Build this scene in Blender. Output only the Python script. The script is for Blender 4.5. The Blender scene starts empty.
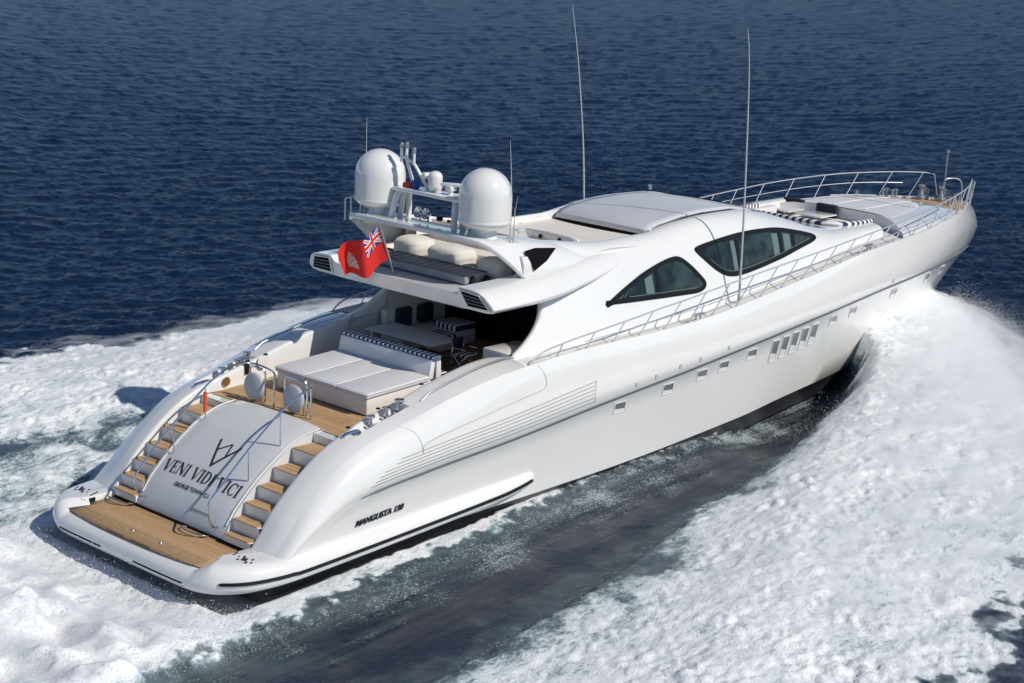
import bpy, bmesh, math, random
import numpy as np
from mathutils import Vector, Matrix

random.seed(7); rng = np.random.default_rng(7)
scene = bpy.context.scene
COL = scene.collection
R_ = math.radians

# ------------------------------------------------------------------ camera
CAM_R = np.array([[0.68213847, -0.7311677, 0.00899463],
                  [0.1958738, 0.19456288, 0.96113409],
                  [-0.70450022, -0.65386473, 0.27593542]])
CAM_C = (-22.65441671, -33.51619576, 17.14952055)
cam_d = bpy.data.cameras.new('camera')
cam_d.sensor_width = 36.0; cam_d.lens = 63.81723638
cam_d.clip_start = 0.5; cam_d.clip_end = 20000
cam = bpy.data.objects.new('camera', cam_d); COL.objects.link(cam)
mw = Matrix([list(CAM_R[:, i]) + [CAM_C[i]] for i in range(3)] + [[0, 0, 0, 1]])
cam.matrix_world = mw
scene.camera = cam

# ------------------------------------------------------------------ sky and sun
SUN_EL, SUN_AZ = R_(41.7), R_(-75.7)
sun_vec = Vector((math.cos(SUN_EL) * math.cos(SUN_AZ), math.cos(SUN_EL) * math.sin(SUN_AZ), math.sin(SUN_EL)))
world = bpy.data.worlds.new('World'); scene.world = world
world.use_nodes = True
wn = world.node_tree.nodes; wl = world.node_tree.links
sky = wn.new('ShaderNodeTexSky'); sky.sky_type = 'NISHITA'; sky.sun_disc = False
sky.sun_elevation = SUN_EL
sky.sun_rotation = math.pi / 2 - SUN_AZ          # rotation measured clockwise from +Y
sky.altitude = 2500; sky.air_density = 0.9; sky.dust_density = 0.0; sky.ozone_density = 3.0
bg = wn['Background']; bg.inputs['Strength'].default_value = 0.095
wl.new(sky.outputs[0], bg.inputs['Color'])
sd = bpy.data.lights.new('sun', 'SUN'); sd.energy = 3.65; sd.angle = R_(0.53); sd.color = (1.0, 0.95, 0.87)
sun = bpy.data.objects.new('sun', sd); COL.objects.link(sun)
sun.rotation_euler = sun_vec.to_track_quat('Z', 'Y').to_euler()
sun.location = (0, -60, 80)
vs = scene.view_settings
vs.view_transform = 'Standard'; vs.look = 'None'; vs.exposure = 0.06; vs.gamma = 1.0; vs.use_curve_mapping = False
scene.cycles.max_bounces = 14; scene.cycles.diffuse_bounces = 3; scene.cycles.glossy_bounces = 4
scene.cycles.transmission_bounces = 4; scene.cycles.transparent_max_bounces = 8
scene.cycles.volume_bounces = 10
scene.cycles.use_denoising = True

# ------------------------------------------------------------------ helpers
# the yacht is drawn in its own frame (x forward, y to port, z up) and trimmed as it runs
TRIM = Matrix.Rotation(0.05, 4, 'Y') @ Matrix.Translation((0, 0, 0.05))

def tab(xs, vs):
    xs = np.asarray(xs, float); vs = np.asarray(vs, float)
    h = np.diff(xs); d = np.diff(vs) / h
    m = np.zeros(len(xs)); m[0] = d[0]; m[-1] = d[-1]
    for i in range(1, len(xs) - 1):
        if d[i-1] * d[i] > 0:
            w1 = 2*h[i] + h[i-1]; w2 = h[i] + 2*h[i-1]
            m[i] = (w1 + w2) / (w1 / d[i-1] + w2 / d[i])
    def f(x):
        x = np.clip(np.asarray(x, float), xs[0], xs[-1])
        i = np.clip(np.searchsorted(xs, x) - 1, 0, len(h) - 1)
        t = (x - xs[i]) / h[i]
        r = (vs[i]*(1+2*t)*(1-t)**2 + h[i]*m[i]*t*(1-t)**2 + vs[i+1]*t*t*(3-2*t) + h[i]*m[i+1]*t*t*(t-1))
        return r
    return f

class G:
    """collects geometry for ONE mesh object"""
    def __init__(s): s.v = []; s.f = []; s.m = []
    def add(s, vs, fs, mi=0):
        o = len(s.v); s.v += [tuple(map(float, v)) for v in vs]
        s.f += [tuple(i + o for i in f) for f in fs]; s.m += [mi] * len(fs); return s
    def grid(s, rows, closed=False, mi=0, flip=False):
        n = len(rows); m = len(rows[0]); vs = [p for r in rows for p in r]; fs = []
        for i in range(n - 1):
            for j in range(m if closed else m - 1):
                k = (j + 1) % m
                q = (i*m + j, i*m + k, (i+1)*m + k, (i+1)*m + j)
                fs.append(q[::-1] if flip else q)
        return s.add(vs, fs, mi)
    def poly(s, pts, mi=0): return s.add(pts, [tuple(range(len(pts)))], mi)
    def tube(s, pts, r, n=8, mi=0, caps=True, closed=False):
        P = [Vector(p) for p in pts]; N = len(P)
        rs = r if isinstance(r, (list, tuple)) else [r] * N
        rows = []; up = None
        for i in range(N):
            if closed: t = P[(i+1) % N] - P[i-1]
            else: t = P[min(i+1, N-1)] - P[max(i-1, 0)]
            if t.length < 1e-9: t = Vector((0, 0, 1))
            t.normalize()
            if up is None:
                up = Vector((0, 0, 1)) if abs(t.z) < .95 else Vector((1, 0, 0))
            a = t.cross(up)
            if a.length < 1e-6: a = t.cross(Vector((0, 1, 0)))
            a.normalize(); b = a.cross(t).normalized(); up = b
            rows.append([P[i] + (a*math.cos(2*math.pi*k/n) + b*math.sin(2*math.pi*k/n)) * rs[i] for k in range(n)])
        if closed: rows.append(rows[0])
        s.grid(rows, closed=True, mi=mi)
        if caps and not closed: s.poly(rows[0], mi); s.poly(rows[-1][::-1], mi)
        return s
    def lathe(s, prof, c=(0, 0, 0), n=32, mi=0, axis=(0, 0, 1)):
        q = Vector((0, 0, 1)).rotation_difference(Vector(axis)); c = Vector(c)
        rows = [[c + q @ Vector((r*math.cos(2*math.pi*k/n), r*math.sin(2*math.pi*k/n), z)) for k in range(n)] for r, z in prof]
        return s.grid(rows, closed=True, mi=mi)
    def box(s, c, d, rz=0, ry=0, mi=0, bev=0.0, seg=2, taper=None):
        bm = bmesh.new(); bmesh.ops.create_cube(bm, size=1)
        for v in bm.verts:
            if taper and v.co.z > 0: v.co.x *= taper[0]; v.co.y *= taper[1]
            v.co = Vector((v.co.x*d[0], v.co.y*d[1], v.co.z*d[2]))
        if bev: bmesh.ops.bevel(bm, geom=list(bm.edges), offset=bev, segments=seg, profile=.5, affect='EDGES')
        M = Matrix.Translation(c) @ Matrix.Rotation(rz, 4, 'Z') @ Matrix.Rotation(ry, 4, 'Y')
        bm.verts.index_update()
        s.add([M @ v.co for v in bm.verts], [[v.index for v in f.verts] for f in bm.faces], mi); bm.free(); return s
    def prism(s, poly, a, b, mi=0, bev=0.0):
        """poly: list of 3d pts; extruded from offset vector a to offset vector b"""
        n = len(poly); a = Vector(a); b = Vector(b)
        bm = bmesh.new()
        v0 = [bm.verts.new(Vector(p) + a) for p in poly]; v1 = [bm.verts.new(Vector(p) + b) for p in poly]
        bm.faces.new(v0[::-1]); bm.faces.new(v1)
        for i in range(n): bm.faces.new((v0[i], v0[(i+1) % n], v1[(i+1) % n], v1[i]))
        bmesh.ops.recalc_face_normals(bm, faces=list(bm.faces))
        if bev: bmesh.ops.bevel(bm, geom=list(bm.edges), offset=bev, segments=2, profile=.5, affect='EDGES')
        bm.verts.index_update()
        s.add([v.co for v in bm.verts], [[v.index for v in f.verts] for f in bm.faces], mi); bm.free(); return s
    def mirror(s):
        o = len(s.v); s.v += [(x, -y, z) for x, y, z in s.v]
        s.f += [tuple(i + o for i in f[::-1]) for f in s.f]; s.m += s.m; return s
    def build(s, name, mats, parent=None, smooth=True, angle=35, weld=0.0, recalc=False):
        me = bpy.data.meshes.new(name)
        me.from_pydata(s.v, [], s.f); me.update()
        if not isinstance(mats, (list, tuple)): mats = [mats]
        for m in mats: me.materials.append(m)
        me.polygons.foreach_set('material_index', s.m)
        if weld or recalc:
            bm = bmesh.new(); bm.from_mesh(me)
            if weld: bmesh.ops.remove_doubles(bm, verts=bm.verts, dist=weld)
            bmesh.ops.dissolve_degenerate(bm, dist=1e-5, edges=bm.edges)
            if recalc: bmesh.ops.recalc_face_normals(bm, faces=bm.faces)
            bm.to_mesh(me); bm.free()
        if smooth:
            me.polygons.foreach_set('use_smooth', [True] * len(me.polygons))
            if angle < 180: me.set_sharp_from_angle(angle=R_(angle))
        o = bpy.data.objects.new(name, me); COL.objects.link(o)
        if parent is not None: o.parent = parent
        return o

def solid(o, t, off=-1):
    m = o.modifiers.new('thickness', 'SOLIDIFY'); m.thickness = t; m.offset = off; m.use_even_offset = True; return o
def bevel(o, w, seg=2, ang=40):
    m = o.modifiers.new('edge', 'BEVEL'); m.width = w; m.segments = seg; m.limit_method = 'ANGLE'; m.angle_limit = R_(ang); return o
def smoothpath(pts, k=6):
    P = [Vector(p) for p in pts]; out = []
    for i in range(len(P) - 1):
        p0 = P[max(i-1, 0)]; p1 = P[i]; p2 = P[i+1]; p3 = P[min(i+2, len(P)-1)]
        for j in range(k):
            t = j / k
            out.append(.5*((2*p1) + (p2-p0)*t + (2*p0-5*p1+4*p2-p3)*t*t + (3*p1-p0-3*p2+p3)*t**3))
    out.append(P[-1]); return out

def thing(name, label, cat, p=(0, 0, 0), rz=0, group=None):
    o = bpy.data.objects.new(name, None); COL.objects.link(o)
    o.empty_display_size = .3
    o.matrix_world = TRIM @ Matrix.Translation(p) @ Matrix.Rotation(rz, 4, 'Z')
    o['label'] = label; o['category'] = cat
    if group: o['group'] = group
    return o

# ------------------------------------------------------------------ materials
def mat(name, col, rough=.4, metal=0, coat=0, spec=.5, noise=None, bump=None):
    m = bpy.data.materials.new(name); m.use_nodes = True
    nt = m.node_tree; b = nt.nodes['Principled BSDF']
    b.inputs['Base Color'].default_value = (*col, 1); b.inputs['Roughness'].default_value = rough
    b.inputs['Metallic'].default_value = metal; b.inputs['Coat Weight'].default_value = coat
    b.inputs['Coat Roughness'].default_value = .06
    b.inputs['Specular IOR Level'].default_value = spec
    tc = nt.nodes.new('ShaderNodeTexCoord')
    if noise:                      # (scale, amount): slight mottling in colour and gloss
        n = nt.nodes.new('ShaderNodeTexNoise'); n.inputs['Scale'].default_value = noise[0]; n.inputs['Detail'].default_value = 5
        nt.links.new(tc.outputs['Object'], n.inputs['Vector'])
        r = nt.nodes.new('ShaderNodeMapRange'); r.inputs['From Min'].default_value = .3; r.inputs['From Max'].default_value = .7
        r.inputs['To Min'].default_value = 1 - noise[1]; r.inputs['To Max'].default_value = 1 + noise[1] * .5
        nt.links.new(n.outputs['Fac'], r.inputs['Value'])
        mx = nt.nodes.new('ShaderNodeVectorMath'); mx.operation = 'SCALE'; mx.inputs[0].default_value = col
        nt.links.new(r.outputs[0], mx.inputs['Scale']); nt.links.new(mx.outputs[0], b.inputs['Base Color'])
        r2 = nt.nodes.new('ShaderNodeMapRange'); r2.inputs['To Min'].default_value = rough * .8; r2.inputs['To Max'].default_value = min(1, rough * 1.25)
        nt.links.new(n.outputs['Fac'], r2.inputs['Value']); nt.links.new(r2.outputs[0], b.inputs['Roughness'])
    if bump:                       # (scale, strength, distance)
        n = nt.nodes.new('ShaderNodeTexNoise'); n.inputs['Scale'].default_value = bump[0]; n.inputs['Detail'].default_value = 6
        nt.links.new(tc.outputs['Object'], n.inputs['Vector'])
        bp = nt.nodes.new('ShaderNodeBump'); bp.inputs['Strength'].default_value = bump[1]; bp.inputs['Distance'].default_value = bump[2]
        nt.links.new(n.outputs['Fac'], bp.inputs['Height']); nt.links.new(bp.outputs[0], b.inputs['Normal'])
    return m

WHITE = mat('white_gelcoat', (.765, .755, .725), .15, coat=.8, noise=(.35, .03))
WHITE2 = mat('white_deck_nonskid', (.72, .69, .65), .6, noise=(1.2, .05), bump=(160, .25, .01))
GREYPAD = mat('light_grey_cushion', (.60, .60, .61), .85, noise=(1.5, .06), bump=(25, .25, .02))
CREAM = mat('cream_vinyl', (.74, .69, .62), .6, noise=(2, .05), bump=(14, .3, .02))
WHITEPAD = mat('white_cushion', (.78, .765, .745), .75, noise=(1.5, .04), bump=(18, .3, .02))
GREYPLASTIC = mat('pale_grey_plastic', (.44, .45, .46), .5, noise=(3, .05))
STEEL = mat('polished_steel', (.62, .64, .66), .16, metal=1)
DULLSTEEL = mat('weathered_steel', (.36, .37, .39), .35, metal=.6)
RAILSTEEL = mat('rail_steel', (.50, .51, .54), .38, metal=.35, spec=.6)
DARKLINE = mat('dark_grey_line', (.10, .10, .12), .4)
BLACK = mat('black_rubber', (.008, .008, .009), .6, spec=.2)
LETTER = mat('dark_lettering', (.015, .016, .03), .35)
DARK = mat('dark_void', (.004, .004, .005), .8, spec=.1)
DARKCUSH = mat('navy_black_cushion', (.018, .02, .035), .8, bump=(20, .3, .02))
BOTTOM = mat('dark_antifouling_and_shade', (.035, .035, .04), .35, noise=(1.2, .25))
SEAM = mat('grey_seam', (.45, .45, .45), .6)
TARP = mat('grey_tarp', (.33, .34, .35), .8, noise=(3, .12), bump=(7, .6, .06))
COVER = mat('beige_canvas_cover', (.70, .66, .60), .85, noise=(3, .06), bump=(4, .35, .05))
RED = mat('red_plastic', (.62, .05, .03), .5)
FRAME = mat('black_window_frame', (.006, .006, .007), .4, spec=.25)

def glass_mat():
    m = mat('tinted_window_glass', (.010, .018, .017), .06, coat=0, spec=.35)
    nt = m.node_tree; b = nt.nodes['Principled BSDF']; tc = nt.nodes['Texture Coordinate']
    n = nt.nodes.new('ShaderNodeTexNoise'); n.inputs['Scale'].default_value = 1.6; n.inputs['Detail'].default_value = 3
    nt.links.new(tc.outputs['Object'], n.inputs['Vector'])
    r = nt.nodes.new('ShaderNodeValToRGB')
    r.color_ramp.elements[0].position = .42; r.color_ramp.elements[0].color = (.008, .012, .012, 1)
    r.color_ramp.elements[1].position = .62; r.color_ramp.elements[1].color = (.03, .05, .046, 1)
    nt.links.new(n.outputs['Fac'], r.inputs['Fac']); nt.links.new(r.outputs[0], b.inputs['Base Color'])
    return m
GLASS = glass_mat()
CURTAIN = mat('pale_green_blind', (.12, .17, .16), .15, spec=.3)
DARKGLASS = mat('black_glass', (.004, .004, .005), .06, spec=.3)

def teak_mat(name='teak_planks', period=.055, along='Y', dark=1.0):
    m = bpy.data.materials.new(name); m.use_nodes = True
    nt = m.node_tree; L = nt.links; b = nt.nodes['Principled BSDF']; b.inputs['Roughness'].default_value = .7
    tc = nt.nodes.new('ShaderNodeTexCoord'); sp = nt.nodes.new('ShaderNodeSeparateXYZ'); L.new(tc.outputs['Object'], sp.inputs[0])
    ax = sp.outputs['Y' if along == 'X' else 'X']
    d = nt.nodes.new('ShaderNodeMath'); d.operation = 'DIVIDE'; d.inputs[1].default_value = period; L.new(ax, d.inputs[0])
    fr = nt.nodes.new('ShaderNodeMath'); fr.operation = 'FRACT'; L.new(d.outputs[0], fr.inputs[0])
    lt = nt.nodes.new('ShaderNodeMath'); lt.operation = 'LESS_THAN'; lt.inputs[1].default_value = .1; L.new(fr.outputs[0], lt.inputs[0])
    fl = nt.nodes.new('ShaderNodeMath'); fl.operation = 'FLOOR'; L.new(d.outputs[0], fl.inputs[0])
    wn_ = nt.nodes.new('ShaderNodeTexWhiteNoise'); wn_.noise_dimensions = '1D'; L.new(fl.outputs[0], wn_.inputs['W'])
    n = nt.nodes.new('ShaderNodeTexNoise'); n.inputs['Scale'].default_value = 4; n.inputs['Detail'].default_value = 6
    mp = nt.nodes.new('ShaderNodeMapping'); mp.inputs['Scale'].default_value = (8, 1, 4) if along == 'Y' else (1, 8, 4)
    L.new(tc.outputs['Object'], mp.inputs[0]); L.new(mp.outputs[0], n.inputs['Vector'])
    a = nt.nodes.new('ShaderNodeMath'); a.operation = 'MULTIPLY_ADD'; a.inputs[1].default_value = .35; L.new(wn_.outputs['Value'], a.inputs[0]); L.new(n.outputs['Fac'], a.inputs[2])
    cr = nt.nodes.new('ShaderNodeValToRGB'); L.new(a.outputs[0], cr.inputs['Fac'])
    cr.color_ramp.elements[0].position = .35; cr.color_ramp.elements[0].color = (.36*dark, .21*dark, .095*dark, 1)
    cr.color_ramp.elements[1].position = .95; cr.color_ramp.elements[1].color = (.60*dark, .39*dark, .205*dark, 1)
    mx = nt.nodes.new('ShaderNodeMix'); mx.data_type = 'RGBA'; L.new(lt.outputs[0], mx.inputs['Factor'])
    L.new(cr.outputs[0], mx.inputs['A']); mx.inputs['B'].default_value = (.11, .07, .04, 1)
    L.new(mx.outputs['Result'], b.inputs['Base Color'])
    return m
TEAK = teak_mat('teak_planks_across', along='Y'); TEAKX = teak_mat('teak_planks_lengthwise', along='X')

def stripe_mat(name, period, axis='Y', c1=(.78, .77, .74), c2=(.022, .022, .10)):
    m = bpy.data.materials.new(name); m.use_nodes = True
    nt = m.node_tree; L = nt.links; b = nt.nodes['Principled BSDF']; b.inputs['Roughness'].default_value = .85
    tc = nt.nodes.new('ShaderNodeTexCoord'); sp = nt.nodes.new('ShaderNodeSeparateXYZ'); L.new(tc.outputs['Object'], sp.inputs[0])
    d = nt.nodes.new('ShaderNodeMath'); d.operation = 'DIVIDE'; d.inputs[1].default_value = period; ax_ = sp.outputs[axis[0]]
    if len(axis) > 1:
        ad = nt.nodes.new('ShaderNodeMath'); L.new(sp.outputs[axis[0]], ad.inputs[0]); L.new(sp.outputs[axis[1]], ad.inputs[1]); ax_ = ad.outputs[0]
    L.new(ax_, d.inputs[0])
    fr = nt.nodes.new('ShaderNodeMath'); fr.operation = 'FRACT'; L.new(d.outputs[0], fr.inputs[0])
    lt = nt.nodes.new('ShaderNodeMath'); lt.operation = 'LESS_THAN'; lt.inputs[1].default_value = .5; L.new(fr.outputs[0], lt.inputs[0])
    mx = nt.nodes.new('ShaderNodeMix'); mx.data_type = 'RGBA'; L.new(lt.outputs[0], mx.inputs['Factor'])
    mx.inputs['A'].default_value = (*c1, 1); mx.inputs['B'].default_value = (*c2, 1)
    L.new(mx.outputs['Result'], b.inputs['Base Color'])
    return m
STRIPE_Y = stripe_mat('navy_white_stripes_across', .17, 'Y')
STRIPE_X = stripe_mat('navy_white_stripes_lengthwise', .17, 'X')
# ------------------------------------------------------------------ the yacht
yacht = bpy.data.objects.new('motor_yacht', None); COL.objects.link(yacht)
yacht.matrix_world = TRIM
yacht['label'] = 'large white open motor yacht planing over the blue sea, two satellite domes on its arch'
yacht['category'] = 'yacht'

# --- longitudinal lines of the hull (x, half breadth, height)
KEEL = dict(x0=1.6, xe=36.9, z=tab([1.6, 14, 20, 26, 31, 34, 36, 36.9], [-.35, -.15, .1, .55, 1.05, 1.5, 2.0, 2.35]), y=tab([0, 40], [0, 0]))
CHINE = dict(x0=1.6, xe=37.1, z=tab([1.6, 7, 13, 19.4, 22, 26, 29, 31.2, 33.5, 35.5, 37.1], [.48, .65, .77, 1.06, 1.21, 1.36, 1.49, 1.68, 1.94, 2.2, 2.45]),
             y=tab([1.6, 6, 13, 19.4, 21.8, 24.3, 26.4, 28.4, 31.2, 33.5, 35.5, 37.1], [3.60, 3.66, 3.68, 3.58, 3.40, 3.17, 2.90, 2.57, 2.0, 1.3, .6, 0]))
KNUCK = dict(x0=1.6, xe=38.75, z=tab([1.6, 2.6, 4.07, 6.2, 9.3, 12.5, 16.6, 19.8, 23.5, 28.5, 33, 36.4, 38.75], [.72, 1.35, 2.0, 2.25, 2.49, 2.79, 3.12, 3.4, 3.7, 3.97, 4.03, 3.9, 3.55]),
             y=tab([1.6, 4, 6, 9.3, 14, 19.8, 23.5, 28.5, 31, 33, 35, 36.4, 37.6, 38.4, 38.75], [3.72, 3.84, 3.9, 3.94, 3.95, 3.9, 3.76, 3.31, 2.9, 2.45, 1.85, 1.3, .75, .32, 0]))
NOSE = dict(x0=1.6, xe=39.42, z=tab([1.6, 2.6, 4, 6, 9.7, 14, 20, 26, 31, 35, 37.5, 39.42], [.80, 1.62, 2.5, 3.05, 3.75, 3.95, 4.25, 4.75, 4.95, 4.92, 4.65, 4.17]),
            y=tab([1.6, 4, 6, 9.7, 14, 20, 24, 28, 31, 33, 35, 36.5, 37.8, 38.8, 39.25, 39.42], [3.70, 3.82, 3.88, 3.93, 3.95, 3.88, 3.74, 3.45, 3.08, 2.68, 2.05, 1.48, .92, .43, .16, 0]))
_dkz = tab([1.6, 2.0, 2.55, 3.15, 3.8, 4.6, 5.45, 6.2, 7.45, 9.7, 12, 14.4, 16.7, 18.8, 21, 23.2, 25.2, 27.3, 30, 32, 34, 36, 37.4, 38.55],
           [.86, 1.22, 1.82, 2.36, 2.82, 3.15, 3.38, 3.58, 3.92, 4.27, 4.38, 4.4, 4.44, 4.6, 4.83, 5.06, 5.28, 5.43, 5.52, 5.6, 5.62, 5.52, 5.43, 5.27])
DECK = dict(x0=1.6, xe=38.55, z=_dkz,
            y=tab([1.6, 3, 5, 8, 10, 15, 20, 22, 24, 26, 28, 30, 32, 33.5, 34.6, 36, 37.2, 38.0, 38.4, 38.55],
                  [3.45, 3.45, 3.5, 3.68, 3.8, 3.8, 3.75, 3.69, 3.63, 3.54, 3.4, 3.18, 2.8, 2.42, 2.04, 1.42, .8, .38, .12, 0]))
def line(L, t):
    x = L['x0'] + (L['xe'] - L['x0']) * t
    return Vector((float(x), -float(L['y'](x)), float(L['z'](x))))

ts = np.concatenate([np.linspace(0, .1, 16)[:-1], np.linspace(.1, .8, 44)[:-1], 1 - .2 * np.linspace(1, 0, 40)**1.5])
def hull_section(t):
    k, c, n, s, d = (line(L, t) for L in (KEEL, CHINE, KNUCK, NOSE, DECK))
    low = c + Vector((0, .28 * min(1, abs(c.y)/1.5), -.62 * min(1, (37.1 - c.x)/4)))
    pts = [k, k.lerp(low, .6), low, c]
    f = c + Vector((0, -.05 * min(1, abs(c.y)), .03)); pts.append(f)
    for u in (.25, .5, .75):                          # slightly concave flare to the knuckle
        p = f.lerp(n, u); p.y += .05 * math.sin(math.pi * u) * min(1, abs(n.y) / 1.2) * (.3 + t); pts.append(p)
    pts.append(n)
    e = n + Vector((0, -.02 * min(1, abs(n.y)), .02)); pts.append(e)
    # rounded topsides: knuckle -> widest line -> deck edge (quadratic arcs)
    for u in (.3, .6, .85): pts.append(e.lerp(s, u) + Vector((0, -.04 * math.sin(math.pi*u) * min(1, abs(n.y)), 0)))
    pts.append(s)
    q = Vector(((s.x + d.x) / 2 + (s.x - d.x) * .35, s.y + (s.y - d.y) * .02, d.z - .12 * (d.z - s.z)))
    q = s.lerp(d, .5) + Vector(((s.x - d.x) * .22, (s.y - d.y) * .22, (d.z - s.z) * .22))
    for u in (.2, .4, .6, .8):
        a = s.lerp(q, u); b = q.lerp(d, u); pts.append(a.lerp(b, u))
    pts.append(d)
    return pts
hg = G()
rows = [hull_section(t) for t in ts]
NS = len(rows[0])
bot = [r[:4] for r in rows]; top = [r[3:] for r in rows]
hg.grid(bot, mi=1); hg.grid(top, mi=0)
hg.poly([p for p in rows[0]], mi=1)  # end cap in the dark bottom colour, painting the shade under the sponson
hg.mirror()
hull = hg.build('hull', [WHITE, BOTTOM], yacht, angle=50, weld=1e-4, recalc=True)

def hull_pt(x, z):
    """point on the starboard topside at given x and height, plus outward normal"""
    def at(t): return hull_section(t)
    lo, hi = 0.0, 1.0
    def y_at(x, z):
        t = min(1, max(0, (x - 1.6) / 36.6))
        for _ in range(12):
            s = at(t); pts = s[3:]
            best = None
            for a, b in zip(pts[:-1], pts[1:]):
                if (a.z - z) * (b.z - z) <= 0 and abs(a.z - b.z) > 1e-6:
                    best = a.lerp(b, (z - a.z) / (b.z - a.z)); break
            if best is None: best = min(pts, key=lambda p: abs(p.z - z))
            if abs(best.x - x) < 1e-4: break
            t = min(1, max(0, t + (x - best.x) / 36.6))
        return best
    p = y_at(x, z); px = y_at(x + .05, z); pz = y_at(x, z + .05)
    n = (px - p).cross(pz - p)
    if n.y > 0: n = -n
    return p, n.normalized()

# rub rail on the knuckle, both sides
for sgn in (1, -1):
    g = G(); pts = []
    for t in np.linspace((4.07 - 1.6) / 37.15, .997, 70):
        p = line(KNUCK, t); pts.append((p.x, (p.y - .015) * sgn, p.z + .01))
    g.tube(pts, [.012] + [.032] * (len(pts) - 2) + [.015], 6)
    g.build('rub_rail', DARKLINE, hull)

# hull windows: recessed square ports, five tall slots, small drains
def hull_quad(cx, cz, w, h, shear=0.0, lift=.006):
    out = []
    for a, b in ((-1, -1), (1, -1), (1, 1), (-1, 1)):
        p, n = hull_pt(cx + a*w/2 + shear*b*h/2, cz + b*h/2); out.append(p + n*lift)
    return out
def hull_window(name, cx, cz, w, h, shear=0.0, side=1):
    q = hull_quad(cx, cz, w, h, shear, .006)
    n = (q[1]-q[0]).cross(q[3]-q[0]).normalized()
    if n.y > 0: n = -n
    c = sum(q, Vector()) / 4
    inner = [c + (p - c) * .88 for p in q]
    # moulded lip standing proud, grey upper and white lower quads paint the recess's shade and lit part
    S = lambda p: (p.x, p.y * side, p.z)
    lip = G()
    outer_f = [p + n*.012 for p in q]; inner_f = [p + n*.012 for p in inner]; inner_b = [p + n*-.004 for p in inner]
    for i in range(4):
        j = (i+1) % 4
        lip.add([S(q[i]), S(q[j]), S(outer_f[j]), S(outer_f[i])], [(0, 1, 2, 3)])
        lip.add([S(outer_f[i]), S(outer_f[j]), S(inner_f[j]), S(inner_f[i])], [(0, 1, 2, 3)])
        lip.add([S(inner_f[i]), S(inner_f[j]), S(inner_b[j]), S(inner_b[i])], [(0, 1, 2, 3)])
    o = lip.build(name, WHITE, hull, smooth=False, recalc=True)
    pane = G()
    lo = [inner_b[0].lerp(inner_b[3], .42), inner_b[1].lerp(inner_b[2], .30), inner_b[2], inner_b[3]]
    pane.poly([S(p + n*.006) for p in lo]); pane.build('pane', WINSHADE, o, smooth=False)
    sill = G(); sill.poly([S(p + n*.005) for p in (inner_b[0], inner_b[1], lo[1], lo[0])]); sill.build('sill', WHITE, o, smooth=False)
WINSHADE = mat('grey_porthole_shade', (.17, .17, .19), .12, coat=1)  # grey that stands for shade inside the port recesses
PORT_X = [(13.44, 2.55), (15.54, 2.71), (17.1, 2.85), (18.15, 2.93), (19.55, 3.06), (24.13, 3.40), (25.41, 3.47), (28.32, 3.64), (31.33, 3.70), (33.05, 3.68)]
for i, (x, z) in enumerate(PORT_X):
    for sd_ in (1, -1): hull_window('porthole', x, z, .50 if i < 5 else .44, .31, .03, sd_)
for i in range(5):
    for sd_ in (1, -1): hull_window('hull_window', 20.78 + .555*i, 2.96 + .04*i, .40, .72, .05, sd_)
for x, z in ((14.0, 3.11), (14.87, 3.19), (15.94, 3.30), (16.87, 3.36), (18.22, 3.49), (27.89, 4.14)):
    q = hull_quad(x, z, .10, .12, 0, .004); g = G(); g.prism(q, (0, 0, 0), (0, -.012, 0)); g.build('drain', SEAM, hull, smooth=False)

# engine air louvres above the knuckle: six long slots
for sgn in (1, -1):
    g = G()
    for i in range(6):
        xa, xb = 4.35 + .14*i + (.25 if i > 3 else 0), 12.25
        xs_ = np.linspace(xa, xb, 30); row0 = []; row1 = []
        for x in xs_:
            f = (x - 4.2) / 8.0; base = KNUCK['z'](x) + .16 + i * (.075 + .035 * f)
            p, n = hull_pt(x, float(base)); p2, _ = hull_pt(x, float(base) + .018)
            row0.append(p + n*.004); row1.append(p2 + n*.004)
        rr = [[(p.x, p.y*sgn, p.z) for p in row0], [(p.x, p.y*sgn, p.z) for p in row1]]
        g.grid(rr)
    q0, n = hull_pt(12.28, float(KNUCK['z'](12.28)) + .15); q1, _ = hull_pt(12.28, float(KNUCK['z'](12.28)) + .75)
    g.tube([(q0.x, (q0.y-.005)*sgn, q0.z), (q1.x, (q1.y-.005)*sgn, q1.z)], .012, 5)
    g.build('air_louvre', DULLSTEEL, hull, smooth=False)
# seam of the side locker door
g = G(); pts = []
for x, z in ((5.55, 3.45), (5.8, 3.3), (5.95, 3.05), (6.0, 2.75), (6.15, 2.98), (7.5, 3.22), (9.5, 3.52), (10.2, 3.62), (10.35, 3.75), (10.3, 4.0), (10.1, 4.25)):
    p, n = hull_pt(x, z); pts.append(p + n*.003)
g.tube(smoothpath(pts, 4), .010, 5); g.build('locker_door', SEAM, hull)
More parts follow.
